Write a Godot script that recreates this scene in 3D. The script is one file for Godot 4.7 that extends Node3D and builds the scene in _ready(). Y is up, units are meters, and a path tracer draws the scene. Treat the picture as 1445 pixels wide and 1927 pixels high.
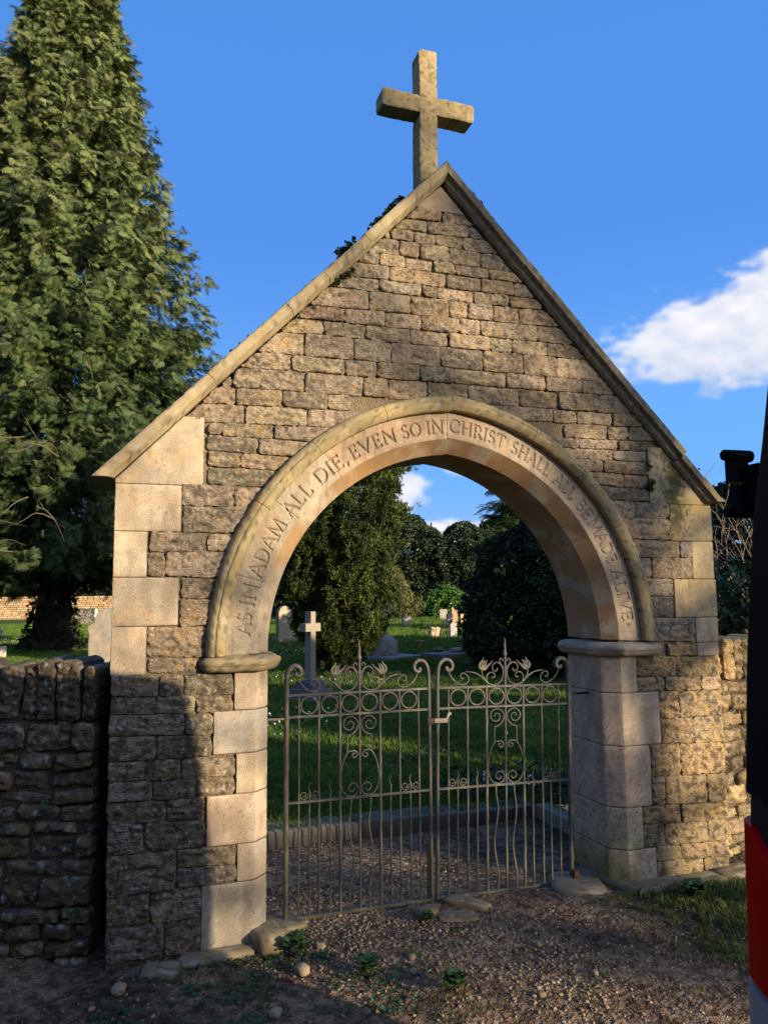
extends Node3D
# A stone churchyard archway with a pair of iron gates, seen from a lane beside a parked van. y is up, metres; the front of the arch is the plane z = 0.

const LAWN := 0.07
const GATE_Z := -0.2
var M := {}
var nz := FastNoiseLite.new()
var rg := FastNoiseLite.new()
var rng := RandomNumberGenerator.new()
var taken := {}


# ---------------------------------------------------------------- geometry
class Geo:
	var v := PackedVector3Array()
	var c := PackedColorArray()
	var i := PackedInt32Array()

	func vert(p: Vector3, col := Color.WHITE) -> int:
		v.append(p)
		c.append(col)
		return v.size() - 1

	func tri(a: int, b: int, d: int) -> void:
		i.append(a)
		i.append(b)
		i.append(d)

	func quad(a: int, b: int, d: int, e: int) -> void:
		tri(a, b, d)
		tri(a, d, e)

	# closed shapes turn their faces outwards by their volume, open ones towards «facing»
	func mesh(facing := Vector3.ZERO) -> ArrayMesh:
		var sum := 0.0
		var n := PackedVector3Array()
		n.resize(v.size())
		for t in range(0, i.size(), 3):
			var a := v[i[t]]
			var f := (v[i[t + 1]] - a).cross(v[i[t + 2]] - a)
			sum += f.dot(facing) if facing != Vector3.ZERO else f.dot(a - v[0])
			n[i[t]] += f
			n[i[t + 1]] += f
			n[i[t + 2]] += f
		var s := 1.0 if sum >= 0.0 else -1.0
		for k in n.size():
			n[k] = (n[k] * s).normalized() if n[k].length_squared() > 1e-24 else Vector3.UP
		if s > 0.0:
			for t in range(0, i.size(), 3):
				var q := i[t + 1]
				i[t + 1] = i[t + 2]
				i[t + 2] = q
		var ar := []
		ar.resize(Mesh.ARRAY_MAX)
		ar[Mesh.ARRAY_VERTEX] = v
		ar[Mesh.ARRAY_NORMAL] = n
		ar[Mesh.ARRAY_COLOR] = c
		ar[Mesh.ARRAY_INDEX] = i
		var m := ArrayMesh.new()
		m.add_surface_from_arrays(Mesh.PRIMITIVE_TRIANGLES, ar)
		return m


func numbered(called: String) -> String:
	taken[called] = taken.get(called, -1) + 1
	return called if taken[called] == 0 else "%s_%03d" % [called, taken[called]]


func tag(o: Node, label: String, category: String, group := "") -> Node:
	o.set_meta("label", label)
	o.set_meta("category", category)
	if group:
		o.set_meta("group", group)
	return o


func thing(called: String, label: String, category: String, at := Vector3.ZERO, turn := 0.0, group := "") -> Node3D:
	var o := Node3D.new()
	o.name = numbered(called)
	add_child(o)
	o.position = at
	o.rotation.y = turn
	tag(o, label, category, group)
	return o


func obj(called: String, m: Mesh, mat: Material, parent: Node = self) -> MeshInstance3D:
	var o := MeshInstance3D.new()
	o.name = numbered(called) if parent == self else called
	o.mesh = m
	o.material_override = mat
	parent.add_child(o, true)
	return o


func struct(called: String, m: Mesh, mat: Material) -> MeshInstance3D:
	var o := obj(called, m, mat)
	o.set_meta("kind", "structure")
	return o


func dup(root: Node3D, called: String, label: String, at: Vector3, turn := 0.0, size := 1.0) -> Node3D:
	var r: Node3D = root.duplicate()
	r.name = numbered(called)
	add_child(r)
	r.position = at
	r.rotation.y = turn
	r.scale = Vector3.ONE * size
	r.set_meta("label", label)
	return r


func multi(called: String, m: Mesh, mat: Material, where: Array, cols: Array, parent: Node = self, kind := "stuff") -> MultiMeshInstance3D:
	var mm := MultiMesh.new()
	mm.transform_format = MultiMesh.TRANSFORM_3D
	mm.use_colors = true
	mm.mesh = m
	mm.instance_count = where.size()
	for k in where.size():
		mm.set_instance_transform(k, where[k])
		mm.set_instance_color(k, cols[k])
	var o := MultiMeshInstance3D.new()
	o.name = numbered(called) if parent == self else called
	o.multimesh = mm
	o.material_override = mat
	parent.add_child(o, true)
	if kind:
		o.set_meta("kind", kind)
	return o


func n3(x: float, y: float, z := 0.0) -> float:
	return clampf(nz.get_noise_3d(x, y, z) * 1.6, -1.0, 1.0)


func ss(a: float, b: float, x: float) -> float:
	return smoothstep(a, b, x)


func R(a: float, b: float) -> float:
	return rng.randf_range(a, b)


# a sweep of rings with the same number of points; every edge of the profile keeps its own vertices so corners stay crisp unless smooth
func loft(g: Geo, rings: Array, cols: Array, closed := true, caps := true, smooth := false) -> void:
	var n: int = rings[0].size()
	var last := n if closed else n - 1
	if smooth:
		var at := g.v.size()
		for r in rings.size():
			for k in n:
				g.vert(rings[r][k], cols[r][k])
		for r in rings.size() - 1:
			for k in last:
				var k2 := (k + 1) % n
				g.quad(at + r * n + k, at + r * n + k2, at + (r + 1) * n + k2, at + (r + 1) * n + k)
	else:
		for k in last:
			var k2 := (k + 1) % n
			var at := g.v.size()
			for r in rings.size():
				g.vert(rings[r][k], cols[r][k])
				g.vert(rings[r][k2], cols[r][k2])
			for r in rings.size() - 1:
				g.quad(at + r * 2, at + r * 2 + 1, at + r * 2 + 3, at + r * 2 + 2)
	if caps:
		for r in [0, rings.size() - 1]:
			var o := Vector3.ZERO
			for p in rings[r]:
				o += p / n
			var nn := Vector3.ZERO
			for k in n:
				nn += (rings[r][k] - o).cross(rings[r][(k + 1) % n] - o)
			nn = nn.normalized()
			var e1: Vector3 = nn.cross(Vector3.UP if absf(nn.y) < 0.9 else Vector3.RIGHT).normalized()
			var e2 := nn.cross(e1)
			var flat := PackedVector2Array()
			for p in rings[r]:
				flat.append(Vector2((p - o).dot(e1), (p - o).dot(e2)))
			var ids := Geometry2D.triangulate_polygon(flat)
			var at := g.v.size()
			for k in n:
				g.vert(rings[r][k], cols[r][k])
			for t in range(0, ids.size(), 3):
				var a := ids[t]
				var b := ids[t + 1]
				var d := ids[t + 2]
				var turn: bool = (flat[b] - flat[a]).cross(flat[d] - flat[a]) > 0.0
				if turn == (r == 0):
					g.tri(at + a, at + d, at + b)
				else:
					g.tri(at + a, at + b, at + d)


func same(col: Color, rings: Array) -> Array:
	var cols := []
	for r in rings:
		var row := PackedColorArray()
		row.resize(r.size())
		row.fill(col)
		cols.append(row)
	return cols


# an outline in x and y pushed from z0 to z1 (z0 > z1) with bevelled rims
func extr(g: Geo, poly: PackedVector2Array, z0: float, z1: float, bevel: float, col: Color, turn := Transform3D()) -> void:
	var inner := poly
	if bevel > 0.0:
		inner = PackedVector2Array()
		var n := poly.size()
		var area := 0.0
		for k in n:
			area += poly[k].cross(poly[(k + 1) % n])
		for k in n:
			var a := (poly[k] - poly[(k + n - 1) % n]).normalized().orthogonal()
			var b := (poly[(k + 1) % n] - poly[k]).normalized().orthogonal()
			var q := (a + b) * (0.5 if area > 0.0 else -0.5)
			inner.append(poly[k] - q * bevel / maxf(q.length_squared(), 0.3))
	var rings := []
	for s in ([[inner, z0], [poly, z0 - bevel], [poly, z1 + bevel], [inner, z1]] if bevel > 0.0 else [[poly, z0], [poly, z1]]):
		var row := PackedVector3Array()
		for p in s[0]:
			row.append(turn * Vector3(p.x, p.y, s[1]))
		rings.append(row)
	loft(g, rings, same(col, rings))


func rect(x0: float, y0: float, x1: float, y1: float) -> PackedVector2Array:
	return PackedVector2Array([Vector2(x0, y0), Vector2(x1, y0), Vector2(x1, y1), Vector2(x0, y1)])


func block(g: Geo, at: Vector3, size: Vector3, bevel: float, col: Color, turn := Basis()) -> void:
	extr(g, rect(-size.x / 2, -size.y / 2, size.x / 2, size.y / 2), size.z / 2, -size.z / 2, bevel, col, Transform3D(turn, at))


func tube(g: Geo, path: Array, radius: Array, sides: int, col: Color, flat := 1.0, jitter := 0.0) -> void:
	var rings := []
	var n := path.size()
	var side := Vector3.ZERO
	for k in n:
		var t: Vector3 = (path[mini(k + 1, n - 1)] - path[maxi(k - 1, 0)]).normalized()
		if side == Vector3.ZERO:
			side = t.cross(Vector3(0, 0, 1) if absf(t.z) < 0.9 else Vector3(0, 1, 0)).normalized()
		side = (side - t * side.dot(t)).normalized()
		var up := t.cross(side)
		var r: float = radius[k] if radius.size() > 1 else radius[0]
		if jitter > 0.0:
			r *= 1.0 + jitter * n3(path[k].x * 60, path[k].y * 60, path[k].z * 60)
		var row := PackedVector3Array()
		for q in sides:
			var a := TAU * (q + 0.5) / sides
			row.append(path[k] + (side * cos(a) + up * sin(a) * flat) * r)
		rings.append(row)
	loft(g, rings, same(col, rings), true, true, sides > 4)


func curve(pts: Array, steps := 8) -> Array:
	var out := []
	for k in pts.size() - 1:
		var a: Vector3 = pts[maxi(k - 1, 0)]
		var b: Vector3 = pts[k]
		var c: Vector3 = pts[k + 1]
		var d: Vector3 = pts[mini(k + 2, pts.size() - 1)]
		for s in steps:
			out.append(b.cubic_interpolate(c, a, d, float(s) / steps))
	out.append(pts[-1])
	return out


# ---------------------------------------------------------------- stone
# colours are linear albedo values of the stone itself: crusts, lichens and moss have shapes of their own
func stone_color(style: String, base: Color, x: float, y: float, z: float) -> Color:
	var c := base
	var a := n3(x * 9 + z * 9, y * 9, z * 5 + 3.0)
	var b := n3(x * 38, y * 38, z * 38 + 7.0)
	var f := n3(x * 120, y * 120, z * 120 + 11.0)
	c = c * (1.0 + 0.16 * a + 0.12 * b)
	match style:
		"rubble":
			c = c.lerp(Color(0.47, 0.39, 0.27), 0.5 * ss(0.1, 0.6, n3(x * 14, y * 22, 5.0)))
			c = c.lerp(Color(0.14, 0.115, 0.09), 0.4 * ss(0.0, 0.6, n3(x * 3.0, y * 4.0, 55.0)))
			c = c.lerp(Color(0.09, 0.075, 0.057), 0.7 * ss(0.2, 0.6, n3(x * 17, y * 26, 21.0) + 0.35 * b))
			c = c.lerp(Color(0.4, 0.25, 0.075), 0.6 * ss(0.6, 0.78, n3(x * 15, y * 15, 33.0) + 0.22 * b))
			c = c.lerp(Color(0.5, 0.47, 0.4), 0.7 * ss(0.62, 0.8, n3(x * 45, y * 45, 44.0) + 0.2 * f))
		"ochre":
			c = c.lerp(Color(0.46, 0.32, 0.12), 0.6 * ss(0.05, 0.55, n3(x * 13, y * 13, 61.0) + 0.3 * b))
			c = c.lerp(Color(0.085, 0.068, 0.05), 0.8 * ss(0.15, 0.5, n3(x * 16, y * 20, 71.0) + 0.4 * b))
			c = c.lerp(Color(0.48, 0.45, 0.38), 0.6 * ss(0.6, 0.8, n3(x * 30, y * 30, 44.0)))
		"crust":
			c = c.lerp(Color(0.075, 0.066, 0.052), 0.75 * ss(0.0, 0.4, n3(x * 18, y * 24, 21.0) + 0.4 * b))
			c = c.lerp(Color(0.3, 0.2, 0.07), 0.5 * ss(0.45, 0.7, n3(x * 15, y * 15, 33.0) + 0.25 * b))
			c = c.lerp(Color(0.5, 0.48, 0.43), 0.8 * ss(0.55, 0.75, n3(x * 40, y * 40, 44.0) + 0.25 * f))
		"ashlar":
			c = c.lerp(Color(0.33, 0.255, 0.17), 0.55 * ss(0.0, 0.6, n3(x * 5, y * 3, 12.0 + z)))
			c = c.lerp(Color(0.22, 0.18, 0.125), 0.4 * ss(0.25, 0.7, n3(x * 16, y * 4, 14.0 + z * 8)))
			c = c.lerp(Color(0.57, 0.37, 0.2), 0.3 * ss(0.3, 0.7, n3(x * 6, y * 6, 17.0)))
			c = c.lerp(Color(0.17, 0.14, 0.1), 0.5 * ss(0.62, 0.85, n3(x * 90, y * 90, 19.0 + z * 40) + 0.15 * a))
		"grey":
			c = c.lerp(Color(0.33, 0.265, 0.185), 0.6 * ss(0.0, 0.6, n3(x * 7, y * 5, 12.0 + z * 7)))
			c = c.lerp(Color(0.13, 0.11, 0.09), 0.6 * ss(0.4, 0.75, n3(x * 75, y * 75, 19.0 + z * 75) + 0.35 * ss(0.9, 0.3, y) - 0.15 + 0.2 * a))
			c = c.lerp(Color(0.5, 0.48, 0.43), 0.55 * ss(0.45, 0.75, n3(x * 70, y * 70, 29.0 + z * 70) + 0.3 * ss(0.9, 0.4, y) - 0.1))
			c = c.lerp(Color(0.17, 0.16, 0.03), 0.8 * ss(0.34, 0.0, y + 0.16 * n3(x * 9, y * 3, z * 9 + 2.0)) * ss(1.13, 1.0, x))
		"moss":
			c = c.lerp(Color(0.25, 0.205, 0.095), 0.45 * ss(-0.1, 0.6, n3(x * 5, y * 5, 81.0 + z * 5)))
			c = c.lerp(Color(0.1, 0.09, 0.06), 0.75 * ss(0.35, 0.65, n3(x * 32, y * 32, 91.0 + z * 32) + 0.25 * a))
			c = c.lerp(Color(0.45, 0.42, 0.32), 0.6 * ss(0.5, 0.75, n3(x * 40, y * 40, 95.0 + z * 40)))
			c = c.lerp(Color(0.45, 0.27, 0.07), 0.4 * ss(0.66, 0.8, n3(x * 12, y * 12, 97.0)))
		"streak":
			c = c.lerp(Color(0.42, 0.3, 0.1), 0.6 * ss(-0.1, 0.6, n3(x * 6, y * 4, 101.0)))
			var s := 1.0 - absf(x - 1.43 - 0.03 * n3(y * 8, 0.0)) / 0.12
			c = c.lerp(Color(0.06, 0.065, 0.025), 0.9 * ss(0.1, 0.9, s + 0.4 * n3(x * 40, y * 25, 103.0)) * ss(1.88, 2.05, y))
			c = c.lerp(Color(0.07, 0.06, 0.045), 0.7 * ss(0.5, 0.75, n3(x * 60, y * 60, 107.0) + 0.2 * ss(1.6, 1.4, x)))
	return Color(clampf(c.r, 0.01, 0.9), clampf(c.g, 0.01, 0.9), clampf(c.b, 0.01, 0.9))


# a faced stone: an outline (u, v) with a rough or smooth face, rounded rims and sides that run back into the wall.
# bend = [centre x, centre z, radius, angle at u = 0] lays it on a curved wall
func faced(poly: PackedVector2Array, style: String, base: Color, relief: float, edge: float, back: float, proud: float, grid := 0.014, bend := [], lean := 0.0) -> ArrayMesh:
	var g := Geo.new()
	var n := poly.size()
	var sz := rng.randf() * 50.0
	var ring := PackedVector2Array()
	var cen := Vector2.ZERO
	for p in poly:
		cen += p / n
	for k in n:
		var a := poly[k]
		var b := poly[(k + 1) % n]
		var m := maxi(1, int(round(a.distance_to(b) / (grid * 1.4))))
		for s in m:
			var p := a.lerp(b, float(s) / m)
			if s == 0 and relief > 0.003:
				p = p.lerp(cen, minf(0.2, 0.007 / maxf(p.distance_to(cen), 0.01)))
			ring.append(p + Vector2(n3(p.x * 30, p.y * 30, sz), n3(p.x * 30, p.y * 30, sz + 9.0)) * minf(relief * 0.6, 0.007))
	var inset := Geometry2D.offset_polygon(ring, -edge * 0.5)
	var pts := PackedVector2Array()
	pts.append_array(ring)
	var nring := ring.size()
	var lo := ring[0]
	var hi := ring[0]
	for p in ring:
		lo = lo.min(p)
		hi = hi.max(p)
	if inset.size():
		for p in inset[0]:
			pts.append(p)
		var deep := Geometry2D.offset_polygon(ring, -edge * 0.5 - grid * 0.5)
		if deep.size():
			var nu := maxi(1, int((hi.x - lo.x) / grid))
			var nv := maxi(1, int((hi.y - lo.y) / grid))
			for a in nu:
				for b in nv:
					var q := lo + Vector2((a + 0.5 + R(-0.25, 0.25)) * (hi.x - lo.x) / nu, (b + 0.5 + R(-0.25, 0.25)) * (hi.y - lo.y) / nv)
					if Geometry2D.is_point_in_polygon(q, deep[0]):
						pts.append(q)
	var ids := Geometry2D.triangulate_delaunay(pts)
	for k in pts.size():
		var p := pts[k]
		var z := proud - edge
		var dirt := 0.0
		if k >= nring:
			if relief > 0.003:
				# split faces: ledges along the bedding, scallops where the hammer struck, and small chips
				var wv := p.y + 0.012 * n3(p.x * 9.0, p.y * 6.0, sz + 2.0)
				var led := n3(p.x * 5.0 + sz, wv * 34.0, sz)
				var ledge := ss(-0.12, 0.12, led) + 0.6 * ss(0.25, 0.4, n3(p.x * 11.0, wv * 48.0, sz + 20.0))
				var scallop := rg.get_noise_3d(p.x * 12.0 + sz, wv * 20.0, sz)
				var chip := n3(p.x * 60.0, p.y * 90.0, sz + 4.0)
				# fissures that open along the bedding and hold dirt
				dirt = ss(0.13, 0.02, absf(n3(p.x * 3.5 + sz, wv * 24.0, sz + 30.0))) * ss(-0.1, 0.25, n3(p.x * 6.0, p.y * 9.0, sz + 40.0))
				z = proud + relief * (0.75 * (ledge - 0.7) + 0.55 * scallop + 0.3 * chip - 0.9 * dirt)
			else:
				z = proud + relief * n3(p.x * 16.0, p.y * 16.0, 5.0)
			if k < nring + (inset[0].size() if inset.size() else 0):
				z = minf(z, proud + 0.3 * relief) - edge * (0.15 + 0.35 * absf(n3(p.x * 40.0, p.y * 40.0, sz)))
		if lean != 0.0:
			z += lean * (p.y - lo.y)
		g.vert(Vector3(p.x, p.y, z), stone_color(style, base, p.x, p.y, sz if relief > 0.003 else 0.0).lerp(Color(0.09, 0.07, 0.05), 0.5 * dirt))
	for t in range(0, ids.size(), 3):
		var q := (pts[ids[t]] + pts[ids[t + 1]] + pts[ids[t + 2]]) / 3.0
		if Geometry2D.is_point_in_polygon(q, ring):
			if (pts[ids[t + 1]] - pts[ids[t]]).cross(pts[ids[t + 2]] - pts[ids[t]]) > 0.0:
				g.tri(ids[t], ids[t + 1], ids[t + 2])
			else:
				g.tri(ids[t], ids[t + 2], ids[t + 1])
	var at := g.v.size()
	var deepest := maxi(1, int(back / 0.07))
	for s in deepest + 1:
		for k in nring:
			var p := ring[k]
			var zz: float = lerpf(g.v[k].z, -back, float(s) / deepest)
			g.vert(Vector3(p.x, p.y, zz), stone_color(style, base, p.x, p.y, zz + sz if relief > 0.003 else zz))
	for s in deepest:
		for k in nring:
			var k2 := (k + 1) % nring
			g.quad(at + s * nring + k2, at + s * nring + k, at + (s + 1) * nring + k, at + (s + 1) * nring + k2)
	if bend.size():
		for k in g.v.size():
			g.v[k] = bent(g.v[k], bend)
	return g.mesh(bent_normal(cen.x, bend))


func bent(p: Vector3, b: Array) -> Vector3:
	var a: float = b[3] + p.x / b[2]
	return Vector3(b[0] + cos(a) * (b[2] + b[4] * p.z), p.y, b[1] + sin(a) * (b[2] + b[4] * p.z))


func bent_normal(u: float, b: Array) -> Vector3:
	return Vector3(0, 0, 1) if b.is_empty() else bent(Vector3(u, 0, 1), b) - bent(Vector3(u, 0, 0), b)


# a dressed stone that follows a plan (x, z) between two heights, with fine worn rims
func dressed(plan: Array, y0: float, y1: float, style: String, base: Color, wear := 0.003) -> ArrayMesh:
	var g := Geo.new()
	var ys := [y0 + 0.001, y0 + 0.005]
	var m := maxi(2, int((y1 - y0) / 0.011))
	for k in range(1, m):
		ys.append(lerpf(y0 + 0.005, y1 - 0.005, float(k) / m))
	ys.append_array([y1 - 0.005, y1 - 0.001])
	for k in plan.size() - 1:
		var a: Vector2 = plan[k]
		var b: Vector2 = plan[k + 1]
		var out := Vector2(-(b - a).y, (b - a).x).normalized()
		var cols := maxi(2, int(a.distance_to(b) / 0.011))
		var at := g.v.size()
		for yi in ys.size():
			for s in cols + 1:
				var p := a.lerp(b, float(s) / cols)
				var y: float = ys[yi]
				var d := 0.0012 * n3(p.x * 25, y * 25, p.y * 25) - (wear * 1.5 if yi == 0 or yi == ys.size() - 1 else 0.0)
				if s == 0 or s == cols:
					d -= 0.0015 + 0.002 * maxf(0.0, n3(y * 40, k * 3.0, base.r * 90.0))
				g.vert(Vector3(p.x + out.x * d, y, p.y + out.y * d), stone_color(style, base, p.x, y, p.y))
		for yi in ys.size() - 1:
			for s in cols:
				var q := at + yi * (cols + 1) + s
				g.quad(q, q + 1, q + cols + 2, q + cols + 1)
	return g.mesh(Vector3(0, 0, 1))


# ---------------------------------------------------------------- the arch: two arcs that meet in a slight point
func arch_r(deg: float) -> float:
	var c := Vector2(-0.02, 1.39)
	var d := Vector2.from_angle(deg_to_rad(deg))
	var o := Vector2(0.055, 1.335) if deg > 90.2 else Vector2(-0.115, 1.325)
	var r := 1.093 if deg > 90.2 else 1.112
	var e := c - o
	var b := e.dot(d)
	return -b + sqrt(b * b - e.length_squared() + r * r)


func arch_p(deg: float, dr: float, z: float) -> Vector3:
	var d := Vector2.from_angle(deg_to_rad(deg)) * (arch_r(deg) + dr)
	return Vector3(-0.02 + d.x, 1.39 + d.y, z)


# letters as chisel strokes in a box one unit high: [width, strokes of x, y, x, y, weight]
func glyph(ch: String) -> Array:
	var s := []
	var w := 0.8
	var arc := func(cx: float, cy: float, rx: float, ry: float, a0: float, a1: float) -> void:
		for k in 10:
			var a := deg_to_rad(lerpf(a0, a1, k / 10.0))
			var b := deg_to_rad(lerpf(a0, a1, (k + 1) / 10.0))
			s.append([cx + rx * cos(a), cy + ry * sin(a), cx + rx * cos(b), cy + ry * sin(b), 0.55 + 0.45 * absf(cos((a + b) / 2))])
	var serif := func(x: float, y: float, h := 0.1) -> void:
		s.append([x - h, y, x + h, y, 0.5])
	match ch:
		"A":
			s.append_array([[0.02, 0, 0.4, 1, 0.6], [0.4, 1, 0.78, 0, 1.0], [0.17, 0.36, 0.62, 0.36, 0.5]])
			serif.call(0.02, 0.0)
			serif.call(0.78, 0.0)
		"S":
			w = 0.55
			arc.call(0.28, 0.75, 0.2, 0.25, 35.0, 255.0)
			arc.call(0.28, 0.26, 0.23, 0.26, 75.0, -145.0)
		"I":
			w = 0.24
			s.append_array([[0.12, 0, 0.12, 1, 1.0]])
			serif.call(0.12, 0.0)
			serif.call(0.12, 1.0)
		"N":
			w = 0.88
			s.append_array([[0.1, 0, 0.1, 1, 0.6], [0.1, 1, 0.78, 0, 1.0], [0.78, 0, 0.78, 1, 0.6]])
			serif.call(0.1, 0.0)
			serif.call(0.78, 1.0)
		"D":
			w = 0.8
			s.append_array([[0.12, 0, 0.12, 1, 1.0], [0.12, 1, 0.35, 1, 0.55], [0.12, 0, 0.35, 0, 0.55]])
			arc.call(0.35, 0.5, 0.4, 0.5, 90.0, -90.0)
		"M":
			w = 1.0
			s.append_array([[0.06, 0, 0.16, 1, 0.6], [0.16, 1, 0.5, 0.05, 1.0], [0.5, 0.05, 0.84, 1, 0.6], [0.84, 1, 0.95, 0, 1.0]])
			serif.call(0.06, 0.0)
			serif.call(0.95, 0.0)
		"L":
			w = 0.6
			s.append_array([[0.12, 0, 0.12, 1, 1.0], [0.12, 0, 0.55, 0, 0.6], [0.55, 0, 0.55, 0.16, 0.6]])
			serif.call(0.12, 1.0)
		"E":
			w = 0.6
			s.append_array([[0.12, 0, 0.12, 1, 1.0], [0.02, 0, 0.54, 0, 0.6], [0.02, 1, 0.52, 1, 0.6], [0.12, 0.53, 0.44, 0.53, 0.55], [0.54, 0, 0.54, 0.15, 0.6], [0.52, 1, 0.52, 0.86, 0.6], [0.44, 0.45, 0.44, 0.61, 0.5]])
		"V":
			w = 0.8
			s.append_array([[0.02, 1, 0.4, 0, 1.0], [0.4, 0, 0.78, 1, 0.6]])
			serif.call(0.02, 1.0)
			serif.call(0.78, 1.0)
		"O":
			w = 0.82
			arc.call(0.41, 0.5, 0.38, 0.5, 0.0, 180.0)
			arc.call(0.41, 0.5, 0.38, 0.5, 180.0, 360.0)
		"C":
			w = 0.78
			arc.call(0.45, 0.5, 0.42, 0.5, 45.0, 180.0)
			arc.call(0.45, 0.5, 0.42, 0.5, 180.0, 315.0)
			s.append([0.75, 0.85, 0.76, 0.68, 0.6])
		"H":
			w = 0.86
			s.append_array([[0.12, 0, 0.12, 1, 1.0], [0.74, 0, 0.74, 1, 1.0], [0.12, 0.52, 0.74, 0.52, 0.5]])
			for x in [0.12, 0.74]:
				serif.call(x, 0.0)
				serif.call(x, 1.0)
		"R":
			w = 0.72
			s.append_array([[0.12, 0, 0.12, 1, 1.0], [0.12, 1, 0.34, 1, 0.55], [0.12, 0.48, 0.34, 0.48, 0.55], [0.34, 0.48, 0.7, 0, 1.0]])
			arc.call(0.34, 0.74, 0.22, 0.26, 90.0, -90.0)
			serif.call(0.12, 0.0)
		"T":
			w = 0.74
			s.append_array([[0.37, 0, 0.37, 1, 1.0], [0.04, 1, 0.7, 1, 0.6], [0.04, 1, 0.04, 0.84, 0.6], [0.7, 1, 0.7, 0.84, 0.6]])
			serif.call(0.37, 0.0)
		"B":
			w = 0.68
			s.append_array([[0.12, 0, 0.12, 1, 1.0], [0.12, 1, 0.32, 1, 0.55], [0.12, 0.54, 0.34, 0.54, 0.5], [0.12, 0, 0.34, 0, 0.55]])
			arc.call(0.32, 0.77, 0.2, 0.23, 90.0, -90.0)
			arc.call(0.34, 0.27, 0.25, 0.27, 90.0, -90.0)
		",":
			w = 0.2
			s.append_array([[0.12, 0.08, 0.05, -0.14, 0.9]])
		".":
			w = 0.3
			s.append_array([[0.12, 0.45, 0.16, 0.45, 1.3]])
	return [w, s]


func inscription() -> Array:
	# every stroke as [degrees, r, degrees, r, half width] on the arch face
	var out := []
	for wd in [["AS", 178.4, 173.2], ["IN", 171.2, 165.6], ["ADAM", 163.4, 147.4], ["ALL", 144.9, 135.3], ["DIE,", 132.6, 121.9], ["EVEN", 120.5, 106.2], ["SO", 104.2, 98.5], ["IN", 96.6, 91.5], ["CHRIST", 89.5, 72.2], ["SHALL", 69.6, 55.6], ["ALL", 53.0, 44.7], ["BE", 42.4, 36.6], ["MADE", 35.4, 20.9], ["ALIVE.", 18.6, 1.0]]:
		var word: String = wd[0]
		var total := 0.0
		var gap := 0.16
		for ch in word:
			total += glyph(ch)[0] + gap
		var x := 0.0
		for ch in word:
			var gl := glyph(ch)
			for s in gl[1]:
				out.append([lerpf(wd[1], wd[2], (x + s[0]) / (total - gap)), 0.036 + 0.068 * s[1], lerpf(wd[1], wd[2], (x + s[2]) / (total - gap)), 0.036 + 0.068 * s[3], 0.0086 * s[4]])
			x += gl[0] + gap
	return out


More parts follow.
